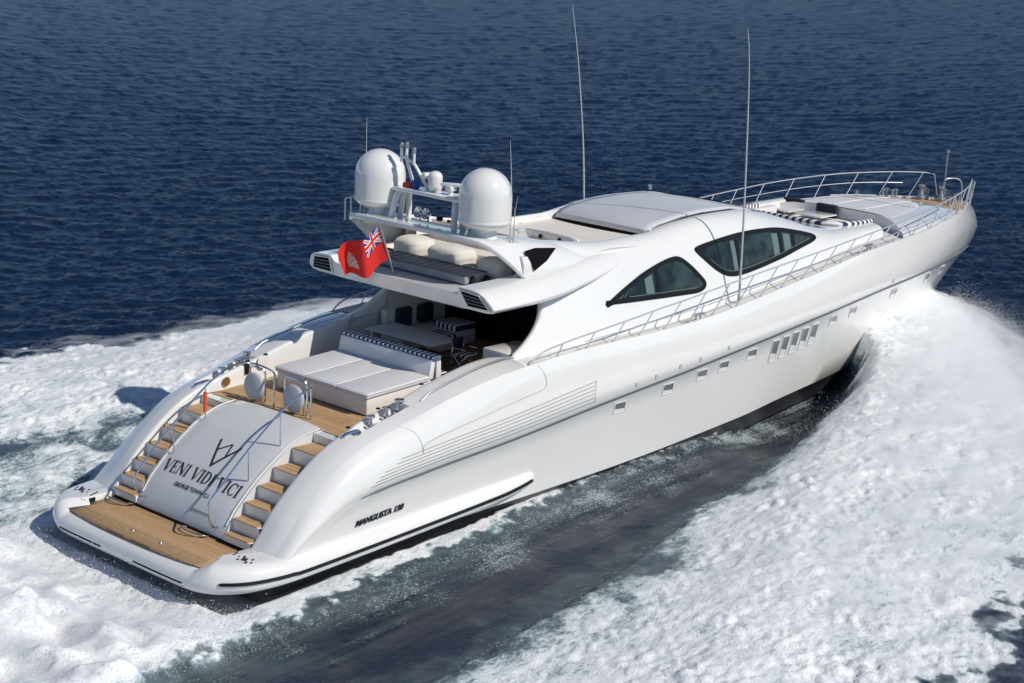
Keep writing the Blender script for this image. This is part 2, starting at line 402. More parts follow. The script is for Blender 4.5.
# lettering and badges
def text_mesh(body, size, mat_, parent, M, name='lettering', shear=0.0, extrude=.004, bold=0.0, align='CENTER'):
    cu = bpy.data.curves.new(name, 'FONT'); cu.body = body; cu.size = size; cu.shear = shear
    cu.extrude = extrude; cu.offset = bold; cu.align_x = align; cu.align_y = 'CENTER'
    tmp = bpy.data.objects.new('tmp', cu); COL.objects.link(tmp)
    dg = bpy.context.evaluated_depsgraph_get()
    me = bpy.data.meshes.new_from_object(tmp.evaluated_get(dg)); me.materials.clear(); me.materials.append(mat_)
    bpy.data.objects.remove(tmp); bpy.data.curves.remove(cu)
    o = bpy.data.objects.new(name, me); COL.objects.link(o); o.parent = parent; o.matrix_local = M
    return o
def frame_M(p, xdir, n):
    x = Vector(xdir).normalized(); n = Vector(n).normalized(); y = n.cross(x).normalized(); x = y.cross(n)
    return Matrix(((x.x, y.x, n.x, p[0]), (x.y, y.y, n.y, p[1]), (x.z, y.z, n.z, p[2]), (0, 0, 0, 1)))
p, n = hull_pt(4.72, 1.43); p2, _ = hull_pt(5.2, 1.47)
text_mesh('MANGUSTA 130', .21, LETTER, hull, frame_M(p + n*.03, p2 - p, n), 'name_badge', shear=.35, bold=.008)

# deck sheets between the gunwales
g = G(); rows = []
for t in np.concatenate([np.linspace((9.75-1.6)/36.95, .93, 40), np.linspace(.94, .997, 10)]):
    d = line(DECK, t); yi = abs(d.y) - .09 * min(1, abs(d.y)); zz = d.z - (.10 if d.x > 10.5 else .05)
    rows.append([(d.x, d.y, d.z), (d.x, -yi, d.z - .01), (d.x, -yi, zz), (d.x, -min(yi, 2.95) if d.x < 27 else -yi*.9, zz + .005), (d.x, -min(yi, 2.85) if d.x < 13.3 else -yi * .5, zz + .01), (d.x, -min(yi, 2.8) if d.x < 13.3 else 0, zz + .02)])
g.grid(rows); g.mirror(); g.build('main_deck', WHITE2, yacht, weld=1e-4, recalc=True)
g = G(); rows = []
for x in np.linspace(34.0, 38.3, 16):
    yi = max(.05, float(DECK['y'](x)) - .2 * min(1, float(DECK['y'](x)))); z = float(_dkz(x)) - .055
    rows.append([(x, -yi, z), (x, 0, z + .03), (x, yi, z)])
g.grid(rows); g.build('bow_teak', TEAKX, yacht)

# --- aft quarters: broad rounded coamings from the platform up to the side deck
YIN = tab([1.6, 4.6, 4.9, 9.4, 9.75], [2.67, 2.67, 2.60, 2.62, 2.85])
cz = tab([1.6, 2.0, 2.15, 2.65, 3.25, 3.85, 4.65, 5.45, 6.2, 7.45, 9.0, 9.75], [.92, 1.34, 1.58, 2.10, 2.60, 2.98, 3.30, 3.52, 3.70, 4.02, 4.30, 4.34])
def coaming(sgn):
    g = G(); rows = []
    for x in np.sort(np.concatenate([np.linspace(1.6, 9.75, 48), [4.50, 4.56, 6.24, 6.30]])):
        pk_ = .17 * (1 if 4.55 < x < 6.25 else 0)
        d = DECK['y'](x); dz = _dkz(x); yi = YIN(x); z = cz(x)
        fl = 3.02 if x > 4.75 else max(.8, .8 + (x - 1.75) * .60)
        r = [(x, -d, dz)]
        for u, q in ((.15, 0), (.35, 0), (.50, 0), (.53, 1), (.90, 1), (.93, 0)): r.append((x, -(d + (yi + .06 - d)*u), dz + (z - dz) * (1 - (1-u)**2.2) - pk_*q))
        r += [(x, -(yi + .05), z), (x, -(yi + .01), z - .02), (x, -yi, z - .07), (x, -yi, min(fl, z - .1))]
        rows.append(r)
    rows.append([(9.75 + (.12 if 0 < k < 9 else 0), p[1], p[2] - .02) for k, p in enumerate(rows[-1])])
    e = rows[-1]; rows.append([(9.80, p[1], min(p[2], 4.2 if k == 0 else 3.02)) for k, p in enumerate(e)])
    g.grid(rows)
    if sgn < 0: g.v = [(x, -y, z) for x, y, z in g.v]
    return g.build('coaming', WHITE, yacht, angle=60, recalc=True)
for sgn in (1, -1):
    cm = coaming(sgn)
    g = G(); pts = []                             # grab rail lying along the coaming
    for x in np.linspace(6.6, 9.9, 14):
        y = -3.18; z = _dkz(x) + (cz(x) - _dkz(x)) * .72 + .09 - (.08 if x < 6.7 or x > 9.8 else 0); pts.append((x, y*sgn, z))
    g.tube(pts, .022, 6)
    for x in (7.4, 8.7): g.tube([(x, -3.18*sgn, _dkz(x) + .2), (x, -3.18*sgn, _dkz(x)+(cz(x)-_dkz(x))*.72 + .09)], .015, 6)
    g.build('grab_rail', DULLSTEEL, cm)
    # recessed mooring pocket with chrome fairlead, bollards and capstan
    for x, y, kind in ((4.62, -2.86, 'fairlead'), (5.25, -2.84, 'bollard'), (5.75, -2.86, 'bollard'), (6.12, -2.92, 'capstan')):
        z = float(cz(x)) - .19; y *= sgn; b = G()
        if kind == 'fairlead':
            b.tube(smoothpath([(x-.22, y, z), (x-.22, y, z+.14), (x+.22, y, z+.17), (x+.22, y, z+.02)], 4), .055, 8)
            b.box((x, y, z + .02), (.6, .16, .06), bev=.02)
        elif kind == 'bollard':
            b.lathe([(0, -.02), (.10, -.02), (.10, .02), (.05, .05), (.045, .22), (.11, .26), (.11, .30), (0, .31)], (x, y, z), 14)
            b.box((x + .08, y, z + .04), (.4, .14, .07), bev=.02)
        else:
            b.lathe([(0, -.02), (.13, -.02), (.13, .06), (.09, .1), (.075, .26), (.12, .32), (.12, .36), (0, .37)], (x, y, z), 16)
        b.build(kind, STEEL, cm)

# --- swim platform with its side sponsons
def plan(u):
    """outer plan curve of the platform, u 0..1 from stern centre to the sponson tip (starboard)"""
    pts = smoothpath([(0.0, 0, 0), (0.0, -1.3, 0), (.02, -2.3, 0), (.10, -2.8, 0), (.34, -3.25, 0), (.80, -3.64, 0), (1.4, -3.86, 0), (2.2, -3.97, 0), (4.2, -4.01, 0), (6.4, -4.02, 0), (8.2, -4.01, 0), (9.4, -3.97, 0), (10.1, -3.90, 0)], 8)
    k = u * (len(pts) - 1); i = min(int(k), len(pts) - 2); return pts[i].lerp(pts[i+1], k - i)
pl = G(); rows = []
for u in np.linspace(0, 1, 90):
    p = plan(u); q = plan(min(1, u + .004)); r = plan(max(0, u - .004)); t = (q - r).normalized(); n = Vector((t.y, -t.x, 0))
    if n.dot(Vector((p.x - 4, p.y, 0))) < 0: n = -n
    s = min(1, max(0, (p.x - 2.2) / 8)); tip = min(1, max(0, (10.15 - p.x) / 1.2)) ** .5
    zb = .30 + .07 * p.x * .9; podk = min(1, max(0, (abs(p.y) - 2.55) / .5))
    zt = (.80 + .22 * podk) if p.x < 2.0 else .98 + .055 * (p.x - 2.0)
    h = (zt - zb); zb2 = zb + h * (1 - tip) * .45; zt2 = zt - h * (1 - tip) * .1
    h = zt2 - zb2
    w_in = .55 if p.x < 3 else .38
    prof = [(-.75, .02), (-.30, -.02), (-.12, .04), (-.04, .14), (0, .30), (.012, .46), (0.0, .62), (-.04, .76), (-.12, .90), (-.24, .985), (-.40, 1.0), (-w_in - .1, 1.0), (-w_in - .3, 1.02)]
    sc = tip if p.x > 8 else 1
    rows.append([(p.x + n.x*a*sc - n.x*0, p.y + n.y*a*sc, zb2 + h*b) for a, b in prof])
pl.grid(rows); pl.poly(rows[-1])
pl.mirror()
platform = pl.build('swim_platform', WHITE, yacht, angle=60, weld=1e-4, recalc=True)
g = G(); g.box((1.35, 0, .66), (2.1, 5.3, .30), bev=.03)                     # inner tray under the teak
for sgn in (1, -1): g.box((1.42, 2.98*sgn, .832), (1.3, .68, .36), bev=.03, seg=3)
g.build('platform_tray', WHITE, platform)
g = G(); n_ = 20                                                             # teak sheet with a curved aft edge
rows = [[(.22 + .16 * (abs(y)/2.66)**3, y, .84), (1.70, y * .985, .845)] for y in np.linspace(-2.66, 2.66, n_)]
g.grid(rows); tk = g.build('platform_teak', TEAK, platform); solid(tk, .03, 1)
for y in (.35, -.75):
    g = G(); g.lathe([(0, .016), (.05, .014), (.06, 0)], (.62, y, .872), 12); g.build('deck_fitting', STEEL, tk)
g = G(); g.lathe([(.02, .0), (.05, .0)], (0, 0, 0), 8)
# black bumper strips: long ones round the sponsons and two short ones across the stern
for sgn in (1, -1):
    g = G(); pts = []
    for u in np.linspace(.335, .985, 60):
        p = plan(u); q = plan(min(1, u+.004)); r = plan(max(0, u-.004)); t = (q-r).normalized(); n = Vector((t.y, -t.x, 0))
        if n.dot(Vector((p.x - 4, p.y, 0))) < 0: n = -n
        tip = min(1, max(0, (10.15 - p.x) / 1.2)) ** .5
        zb = .30 + .063*p.x; podk = min(1, max(0, (abs(p.y) - 2.55) / .5))
        zt = (.80 + .22*podk) if p.x < 2.0 else .98 + .055*(p.x - 2.0); h = zt - zb
        zb2 = zb + h*(1-tip)*.45; zt2 = zt - h*(1-tip)*.1
        pts.append((p.x + n.x*.02, (p.y + n.y*.02) * sgn, zb2 + (zt2 - zb2)*.46))
    g.tube(pts, [.02] + [.042]*58 + [.02], 8); g.build('bumper_strip', BLACK, platform)
for y0, y1 in ((2.5, .75), (-.55, -2.35)):
    g = G(); pts = []
    for y in np.linspace(y0, y1, 14):
        x = float(tab([0, 1.3, 2.3, 2.8], [0, 0, .02, .1])(abs(y))); pts.append((x - .012, y, .50))
    g.tube(pts, .022, 6); g.build('bumper_strip', BLACK, platform)
# pod emblems, handhold on the port pod
for sgn in (1, -1):
    g = G()
    for dx, dy, w, h in ((0, 0, .16, .10), (.10, .12, .10, .06), (-.10, -.12, .10, .06), (.12, -.10, .08, .05), (-.12, .10, .08, .05), (.02, .20, .07, .04), (-.02, -.20, .07, .04), (0, .07, .22, .03)):
        g.box((1.15 + dx, 3.2*sgn + dy*1.2, 1.025), (w, h, .012), rz=.5)
    g.box((1.2, 2.76*sgn, 1.025), (.035, .32, .01), rz=-1.2)
    g.build('pod_emblem', LETTER, platform, smooth=False)
g = G(); g.box((.98, 2.638, .93), (.34, .02, .10), bev=.008); g.build('hand_hold', BLACK, platform)

# --- stairs and sloping transom panel
def panel_z(x): return float(tab([1.72, 1.95, 2.31, 2.7, 3.17, 3.75, 4.3, 4.78, 5.0], [.98, 1.40, 1.79, 2.14, 2.49, 2.84, 3.01, 3.06, 3.07])(x))
pn = G(); rows = []
for x in np.linspace(1.72, 4.78, 26):
    z = panel_z(x); rows.append([(x, y, z + .06*(1 - (y/1.72)**2) - (.05 if abs(y) > 1.71 else 0)) for y in np.linspace(-1.72, 1.72, 13)])
pn.grid(rows)
for sgn in (1, -1): pn.grid([[(x, 1.72*sgn, panel_z(x)), (x, 1.72*sgn, .6)] for x in np.linspace(1.72, 4.78, 16)])
pn.grid([[(1.72, y, panel_z(1.72) + .06*(1-(y/1.72)**2)-(.05 if abs(y) > 1.71 else 0)), (1.72, y, .6)] for y in np.linspace(-1.72, 1.72, 13)])
transom = pn.build('transom_panel', mat('transom_shaded_white', (.66, .655, .65), .3, coat=.4, noise=(.5, .03)), yacht, angle=40, weld=1e-4, recalc=True)  # white darkened to put the panel's half shade into its colour
for sgn in (1, -1):
    g = G(); g.tube([(x, 1.64*sgn, panel_z(x) + .012) for x in np.linspace(1.85, 4.7, 14)], .02, 6); g.build('trim_strip', WHITE, transom)
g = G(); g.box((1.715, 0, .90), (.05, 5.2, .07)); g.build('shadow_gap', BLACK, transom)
# two staircases of six teak treads
TX = [1.70, 1.96, 2.31, 2.70, 3.17, 3.75, 4.42]; TZ = [1.11, 1.42, 1.74, 2.07, 2.42, 2.79]
for sgn in (1, -1):
    st = G(); rows = []
    x = 1.78; z = .86
    prof = [(1.70, .6)]
    for i in range(6):
        z = TZ[i]; prof += [(TX[i], z), (TX[i+1], z)]
    prof += [(4.42, 3.03), (4.72, 3.03)]
    rows = [[(px, 1.72*sgn, min(pz, max(.6, panel_z(max(1.72, px)) - .02))), (px, 1.72*sgn, pz), (px, 2.70*sgn, pz)] for px, pz in prof]
    st.grid(rows, flip=sgn < 0)
    so = st.build('staircase', WHITE, yacht, smooth=False)
    for i in range(6):
        g = G(); xa, xb = TX[i] - .02, TX[i+1] - .03
        g.prism([(xa, 1.77*sgn, 0), (xb, 1.77*sgn, 0), (xb, 2.62*sgn, 0), (xa, 2.62*sgn, 0)], (0, 0, TZ[i] + .002), (0, 0, TZ[i] + .03))
        g.build('tread', TEAK, so, smooth=False)

# ship's name in serif capitals, hailing port and crest on the transom
def stroke_poly(g, a, b, w): 
    a = Vector((a[0], a[1])); b = Vector((b[0], b[1])); d = (b - a).normalized(); n = Vector((-d.y, d.x)) * w / 2
    k = max(1, int((b - a).length / .06))
    g.grid([[(*(a.lerp(b, i/k) - n), .006), (*(a.lerp(b, i/k) + n), .006)] for i in range(k + 1)])
def serif_letter(g, ch, x, h):
    T, t, s = .17*h, .07*h, .30*h
    def ser(cx, y, w=s): stroke_poly(g, (cx - w/2, y), (cx + w/2, y), .055*h)
    if ch == 'I':
        stroke_poly(g, (x + .17*h, 0), (x + .17*h, h), T); ser(x + .17*h, .03*h); ser(x + .17*h, h*.97); return .40*h
    if ch == 'V':
        stroke_poly(g, (x + .12*h, h), (x + .43*h, 0), T); stroke_poly(g, (x + .74*h, h), (x + .43*h, 0), t); ser(x + .12*h, h*.97); ser(x + .74*h, h*.97, .24*h); return .86*h
    if ch == 'N':
        stroke_poly(g, (x + .12*h, 0), (x + .12*h, h), t); stroke_poly(g, (x + .72*h, 0), (x + .72*h, h), t); stroke_poly(g, (x + .12*h, h*.97), (x + .72*h, .03*h), T)
        ser(x + .12*h, .03*h, .24*h); ser(x + .10*h, h*.97, .24*h); ser(x + .72*h, h*.97, .24*h); return .90*h
    if ch == 'E':
        stroke_poly(g, (x + .17*h, 0), (x + .17*h, h), T); 
        for yy, w in ((.03*h, .62), (.5*h, .45), (.97*h, .58)): stroke_poly(g, (x + .05*h, yy), (x + w*h, yy), .06*h)
        stroke_poly(g, (x + .60*h, 0), (x + .60*h, .22*h), t); stroke_poly(g, (x + .57*h, .80*h), (x + .57*h, h), t); stroke_poly(g, (x + .46*h, .38*h), (x + .46*h, .62*h), .05*h); return .72*h
    if ch in 'DC':
        N = 18; a0, a1 = (-90, 90) if ch == 'D' else (45, 315)
        cx = x + (.30*h if ch == 'D' else .46*h); rx = .46*h if ch == 'D' else .42*h; rows = []
        for k in range(N + 1):
            a = math.radians(a0 + (a1 - a0)*k/N); c, s_ = math.cos(a), math.sin(a)
            wd = t + (T - t) * abs(c)
            rows.append([(cx + rx*c, .5*h + .5*h*s_, .006), (cx + (rx - wd)*c, .5*h + (.5*h - t*.9)*s_, .006)])
        g.grid(rows)
        if ch == 'D': stroke_poly(g, (x + .17*h, 0), (x + .17*h, h), T); stroke_poly(g, (x + .05*h, .03*h), (x + .32*h, .03*h), .06*h); stroke_poly(g, (x + .05*h, .97*h), (x + .32*h, .97*h), .06*h); return .86*h
        stroke_poly(g, (x + .74*h, .66*h), (x + .74*h, .98*h), .06*h); return .86*h
    return .45*h
def panel_frame(x, y):
    dz = (panel_z(x + .05) - panel_z(x - .05)) / .1
    up = Vector((1, 0, dz)).normalized(); right = Vector((0, -1, 0)); n = right.cross(up)
    return frame_M(Vector((x, y, panel_z(x) + .06*(1 - (y/1.72)**2))) + n*.012, right, n)
def conform(o, x0, y0):
    """lay flat lettering onto the curved panel"""
    X_ = np.linspace(1.6, 5, 400); Z_ = np.array([panel_z(x) for x in X_]); S_ = np.concatenate([[0], np.cumsum(np.hypot(np.diff(X_), np.diff(Z_)))])
    s0 = np.interp(x0, X_, S_)
    for v in o.data.vertices:
        x = float(np.interp(s0 + v.co.y, S_, X_)); y = y0 - v.co.x
        v.co = (x - .009 + 0*v.co.z, y, panel_z(x) + .06*(1 - (y/1.72)**2) + .010 + v.co.z*.3)
    o.matrix_local = Matrix.Identity(4)
word = 'VENI VIDI VICI'; H = .34; g = G(); cx = 0
for ch in word: cx += serif_letter(g, ch, cx, H) if ch != ' ' else .36*H
k = 2.92 / cx; g.v = [((x - cx/2)*k, y, z) for x, y, z in g.v]
o = g.build('ship_name', LETTER, transom, smooth=False); conform(o, 2.27, -.02)
o = text_mesh('GEORGE TOWN  C.I.', .145, LETTER, transom, panel_frame(2.11, .0), 'hailing_port', bold=.003); conform(o, 2.10, 0)
o = text_mesh('greenmarine', .12, LETTER, transom, panel_frame(1.84, -.62), 'small_lettering', shear=.2); conform(o, 1.86, -.62)
g = G()
for a, b, w in (((-.36, .42), (.02, -.38), .06), ((.0, -.36), (.48, .36), .06), ((-.21, .10), (.10, .36), .035), ((.10, .36), (.16, .36), .035), ((.13, .36), (.22, .0), .045)): stroke_poly(g, a, b, w)
o = g.build('crest', LETTER, transom, smooth=False); conform(o, 2.92, -.03)

# --- cockpit sole
g = G(); g.poly([(4.70, -2.62, 3.045), (9.9, -2.62, 3.30), (9.9, 2.62, 3.30), (4.70, 2.62, 3.045)]); g.build('aft_deck', TEAK, yacht, smooth=False)
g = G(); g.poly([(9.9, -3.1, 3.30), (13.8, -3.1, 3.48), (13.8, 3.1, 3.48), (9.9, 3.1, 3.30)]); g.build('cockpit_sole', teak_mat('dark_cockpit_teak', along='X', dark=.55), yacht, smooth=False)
# ------------------------------------------------------------------ superstructure
HB = tab([9.7, 12, 16, 19, 21, 23, 25, 26.5, 28, 29.5], [3.12, 3.15, 3.17, 3.13, 3.05, 2.93, 2.76, 2.62, 2.52, 2.45])     # half breadth at the side deck
RIMZ = tab([11.2, 12.2, 13.3, 14.6, 16.4, 18, 19.5, 21, 22.5, 24, 25.2, 26.4, 28, 29.5], [7.02, 6.98, 6.82, 6.70, 6.70, 6.87, 6.95, 6.92, 6.68, 6.30, 5.97, 5.79, 5.78, 5.77])
RIMY = tab([11.2, 14, 17, 20, 22.5, 24.5, 26.4, 29.5], [2.02, 2.0, 1.96, 1.88, 1.80, 1.82, 1.98, 2.05])
def zb_(x): return float(_dkz(x)) - .09
def side_y(x, z):
    k = .27; b = zb_(x)
    return float(HB(x)) - k * (z - b) - .10 * max(0, z - b - 1.0)**2
def side_pt(x, z): return Vector((x, -side_y(x, z), z))
def side_n(x, z):
    a = side_pt(x + .05, z) - side_pt(x - .05, z); b = side_pt(x, z + .05) - side_pt(x, z - .05); n = a.cross(b).normalized()
    return n if n.y < 0 else -n
def house_section(x):
    zr, yr, zb = float(RIMZ(x)), float(RIMY(x)), zb_(x)
    hgt = zr - zb; zs = zr - min(.55, .5*hgt)
    pts = [Vector((x, -side_y(x, zb) - .02, zb - .02))]
    for u in (.05, .25, .5, .75, 1): pts.append(side_pt(x, zb + (zs - zb)*u))
    s = pts[-1]; r = Vector((x, -yr, zr)); 
    c = Vector((x, max(-abs(s.y) + .02, -(yr + .42)), zr - .05))
    if abs(c.y) > abs(s.y): c.y = s.y
    for u in (.15, .3, .45, .6, .75, .9, 1):
        a = s.lerp(c, u); b = c.lerp(r, u); pts.append(a.lerp(b, u))
    return pts
g = G(); rows = []
for i, x in enumerate(np.concatenate([np.linspace(11.3, 24, 40), np.linspace(24.3, 28.6, 14)])):
    r = house_section(x)
    if x > 22.5: r.append(Vector((x, -.9 * abs(r[-1].y) , r[-1].z + .01)))
    else: r.append(Vector((x, r[-1].y + .05, r[-1].z - .005)))
    if x < 22.5: r.append(Vector((x, r[-1].y + (.02 if x < 17 else .5), r[-1].z - (.42 if x < 17 else .09))))
    else: r.append(Vector((x, r[-1].y + .02, r[-1].z - (.42 if x > 26.3 else .05))))
    rows.append(r)
g.grid(rows); g.mirror()
house = g.build('superstructure', WHITE, yacht, angle=60, recalc=False)
# aft pillar: the house side sweeping down to the deck
g = G(); xs_ = np.concatenate([np.linspace(9.75, 10.9, 10), np.linspace(11.0, 11.42, 8)])
ztop = tab([9.75, 10.0, 10.6, 11.05, 11.25, 11.36, 11.42], [4.28, 4.36, 4.66, 5.02, 5.30, 5.55, 5.80]); rows = []
for x in xs_:
    zt = float(ztop(x)); zb = min(zb_(x) - .06, zt - .05); o = []
    for u in np.linspace(0, 1, 7):
        z = zb + (zt - .05 - zb)*u; o.append(side_pt(x, z))
    t = o[-1]; o += [t + Vector((0, .03, .04)), t + Vector((0, .09, .05)), t + Vector((0, .16, .03)), Vector((x, t.y + .18, zt - .08)), Vector((x, -side_y(x, zb) + .30, zb)), Vector((x, -side_y(x, zb) + .30, 3.05))]
    rows.append(o)
g.grid(rows); g.poly(rows[0]); g.build('aft_pillar', WHITE, house, angle=60)
g.v = [(x, -y, z) for x, y, z in g.v]; g.build('aft_pillar', WHITE, house, angle=60)
# roof: aft part under the arch, fore part down to the lounge, recessed helm sole, sunroof panel
ROOFZ = lambda x: float(RIMZ(x)) + .10
g = G(); rows = []
for x in np.linspace(22.2, 26.35, 18):
    y0 = float(RIMY(x)) * .92; rows.append([(x, y, float(RIMZ(x)) + .005 + (.11 if x < 24 else .11 - .03*(x - 24)) * (1 - (y/y0)**2)) for y in np.linspace(-y0, y0, 13)])
x = 26.38; rows.append([(x, y, 5.2) for y in np.linspace(-1.8, 1.8, 13)])
g.grid(rows); g.build('fore_roof', WHITE, house, angle=50)
g = G(); g.grid([[(x, y, z) for y in np.linspace(-1.95, 1.95, 7)] for x, z in ((11.9, 6.98), (12.2, 6.96), (12.25, 6.46), (17.2, 6.50), (17.25, 6.3))])
hs = g.build('helm_recess', CREAM, house, angle=30)
g = G()
for y in (-.65, .65): g.tube([(12.3, y, 6.462), (16.9, y, 6.50)], .008, 4)
g.tube([(14.6, -1.9, 6.48), (14.6, 1.9, 6.48)], .008, 4); g.build('cushion_seam', SEAM, hs)
g = G(); rows = []                                   # sunroof panel, curved down at its aft lip
for x, dz in ((16.80, -.20), (16.83, -.09), (16.95, -.02), (17.25, .02), (18.5, .03), (19.5, .02), (21, .01), (22.0, -.01), (22.3, -.06)):
    y0 = float(RIMY(max(17, x))) - .2
    rows.append([(x + .22*(y/2)**2 * (1 if x < 17.4 else 0), y, float(RIMZ(max(x, 17.6))) - .03 + dz + .06*(1 - (y/2)**2) - (max(0, 17.6 - x) * .08)) for y in np.linspace(-y0, y0, 15)])
g.grid(rows); sr = g.build('sunroof_panel', GREYPAD_R if False else mat('pale_grey_roof', (.56, .56, .57), .45, coat=.2, noise=(.8, .04)), house, angle=35); solid(sr, .06)
g = G()
g.tube([(19.6, y, float(RIMZ(19.6)) - .005 + .06*(1-(y/2)**2)) for y in np.linspace(-1.75, 1.75, 12)], .009, 4); g.build('panel_seam', SEAM, sr)
g = G(); rows = [[(16.74 + .22*(y/2)**2, y, 6.50 + .0*(1-(y/2)**2)), (16.82 + .22*(y/2)**2, y, 6.585 + .03*(1-(y/2)**2))] for y in np.linspace(-1.8, 1.8, 12)]
g.grid(rows); g.build('shadow_gap', BLACK, sr)
g = G()
for y0, y1 in ((.55, .15), (.02, -.55)): g.prism([(17.20, y0, 0), (17.20, y1, 0), (17.28, y1 - .06, 0), (17.28, y0 - .06, 0)], (0, 0, float(RIMZ(17.6)) + .028), (0, 0, float(RIMZ(17.6)) + .042))
g.build('roof_lettering', LETTER, sr, smooth=False)
g = G(); rows = []                                   # raised slide cover along the port edge of the sunroof
for x in np.linspace(17.8, 22.9, 22):
    y = float(RIMY(x)); z = float(RIMZ(x)); h = .035 * math.sin(math.pi * min(1, max(0, (x - 17.7) / 5.4)))**.6
    rows.append([(x, y - .30, z - .02), (x, y - .27, z + h), (x, y - .10, z + h + .03), (x, y + .12, z + h*.6), (x, y + .2, z - .06)])
g.grid(rows); g.poly(rows[0]); g.poly(rows[-1]); g.build('slide_cover', mat('slide_cover_grey', (.50, .50, .52), .4, coat=.2), house, angle=50, recalc=True)
g = G(); g.box((21.2, 1.62, 7.12), (.10, .10, .16), bev=.02); g.build('searchlight', STEEL, house)
g = G(); rows = []                                   # small windbreak at the aft edge of the helm recess
for y in np.linspace(-1.85, .1, 9): rows.append([(13.85 + .06*(y+.9)**2, y, 6.46), (13.68 + .06*(y+.9)**2, y, 6.84 - .05*(y+.9)**2)])
g.grid(rows); wb = g.build('wind_deflector', WHITE, house); solid(wb, .05)
for y in (-.5, -1.2):
    g = G(); g.box((13.71, y, 6.68), (.04, .10, .11), bev=.01); g.build('vent_fitting', BLACK, wb)

# --- side windows: black frame, tinted panes, pale blinds
def rounded(pts, r=.22, k=3):
    out = []; n = len(pts)
    for i in range(n):
        p0, p1, p2 = Vector(pts[i-1]), Vector(pts[i]), Vector(pts[(i+1) % n])
        rr = r if i else .1
        a = p1 + (p0-p1).normalized() * min(rr, (p0-p1).length*.47); b = p1 + (p2-p1).normalized() * min(rr, (p2-p1).length*.47)
        for j in range(k+1):
            t = j/k; out.append(a.lerp(p1, t).lerp(p1.lerp(b, t), t))
    return out
def shrink(pts, d):
    c = sum(pts, Vector((0, 0))) / len(pts); out = []
    n = len(pts)
    for i in range(n):
        t = (pts[(i+1) % n] - pts[i-1]); nn = Vector((-t.y, t.x)).normalized()
        if nn.dot(c - pts[i]) < 0: nn = -nn
        out.append(pts[i] + nn*d)
    return out
def on_side(p, lift, sgn):
    q = side_pt(p.x, p.y) + side_n(p.x, p.y) * lift; return (q.x, q.y*sgn, q.z)
def fill_side(g, poly2, lift, sgn, mi=0, step=.35):
    """fill an (x, z) outline, following the curved side"""
    bm = bmesh.new(); vs_ = [bm.verts.new((p.x, p.y, 0)) for p in poly2]
    for i in range(len(vs_)): bm.edges.new((vs_[i], vs_[(i+1) % len(vs_)]))
    bmesh.ops.triangle_fill(bm, use_beauty=True, edges=list(bm.edges))
    for _ in range(2): bmesh.ops.subdivide_edges(bm, edges=[e for e in bm.edges if e.calc_length() > step], cuts=1, use_grid_fill=False); bmesh.ops.triangulate(bm, faces=list(bm.faces))
    bm.verts.index_update()
    g.add([on_side(v.co.xy, lift, sgn) for v in bm.verts], [[v.index for v in f.verts] for f in bm.faces], mi); bm.free()
def clip_x(poly, xa, xb):
    def cl(P, f, inter):
        out = []
        for i in range(len(P)):
            a, b = P[i-1], P[i]
            if f(b):
                if not f(a): out.append(inter(a, b))
                out.append(b)
            elif f(a): out.append(inter(a, b))
        return out
    def at(x): return lambda a, b: a.lerp(b, (x - a.x) / (b.x - a.x))
    P = cl(poly, lambda p: p.x >= xa, at(xa)); return cl(P, lambda p: p.x <= xb, at(xb))
WIN1 = [(13.72, 5.15), (14.6, 5.5), (15.45, 5.79), (16.3, 5.99), (16.95, 6.09), (17.3, 6.06), (17.69, 5.80), (18.13, 5.41), (18.3, 5.22), (18.21, 5.05), (17.89, 4.97), (16.28, 5.03), (14.88, 5.09)]
WIN2 = [(18.0, 6.19), (18.23, 6.26), (19.26, 6.36), (20.15, 6.42), (20.96, 6.43), (21.87, 6.40), (22.43, 6.34), (23.37, 6.16), (24.2, 5.97), (24.36, 5.84), (24.2, 5.74), (23.21, 5.6), (22.37, 5.46), (21.19, 5.32), (20.24, 5.23), (19.69, 5.22), (19.27, 5.28), (18.88, 5.46), (18.46, 5.76), (18.07, 6.07)]
for sgn in (1, -1):
    for W, splits, blinds, rad in ((WIN1, (16.12,), ((15.55, 15.9),), .3), (WIN2, (20.02, 22.3, 22.98), ((19.7, 19.9), (21.85, 22.15), (22.45, 22.8)), .3)):
        outer = rounded([Vector(p) for p in W], rad); inner = shrink(outer, .12)
        fr = G(); n = len(outer)
        ring = []
        for lift, P in ((-.04, outer), (.022, outer), (.022, inner), (-.05, inner)): ring.append([on_side(p, lift, sgn) for p in P])
        fr.grid(ring, closed=True)
        for s in splits:
            c = clip_x(inner, s - .09, s + .09)
            if len(c) > 2: fill_side(fr, c, .020, sgn)
        wo = fr.build('side_window', FRAME, house, angle=40)
        edges = [min(p.x for p in inner)] + list(splits) + [max(p.x for p in inner)]
        for a, b in zip(edges[:-1], edges[1:]):
            c = clip_x(inner, a, b)
            if len(c) > 2:
                gl = G(); fill_side(gl, c, .008, sgn); gl.build('pane', GLASS, wo, angle=180)
        for a, b in blinds:
            c = clip_x(shrink(inner, .05), a, b)
            if len(c) > 2: bl = G(); fill_side(bl, c, .013, sgn); bl.build('blind', CURTAIN, wo, angle=180)
        low = [p for p in inner]; zc_ = sum(p.y for p in inner)/len(inner)
        tr = G(); lower = [p for p in shrink(inner, .03) if p.y < zc_ and p.x > min(q.x for q in inner) + .3 and p.x < max(q.x for q in inner) - .3]
        lower.sort(key=lambda p: p.x); tr.tube([on_side(p, .018, sgn) for p in lower], .014, 5); tr.build('trim', CURTAIN, wo)
    # thin seam behind the sunroof running down to the second window
    pass

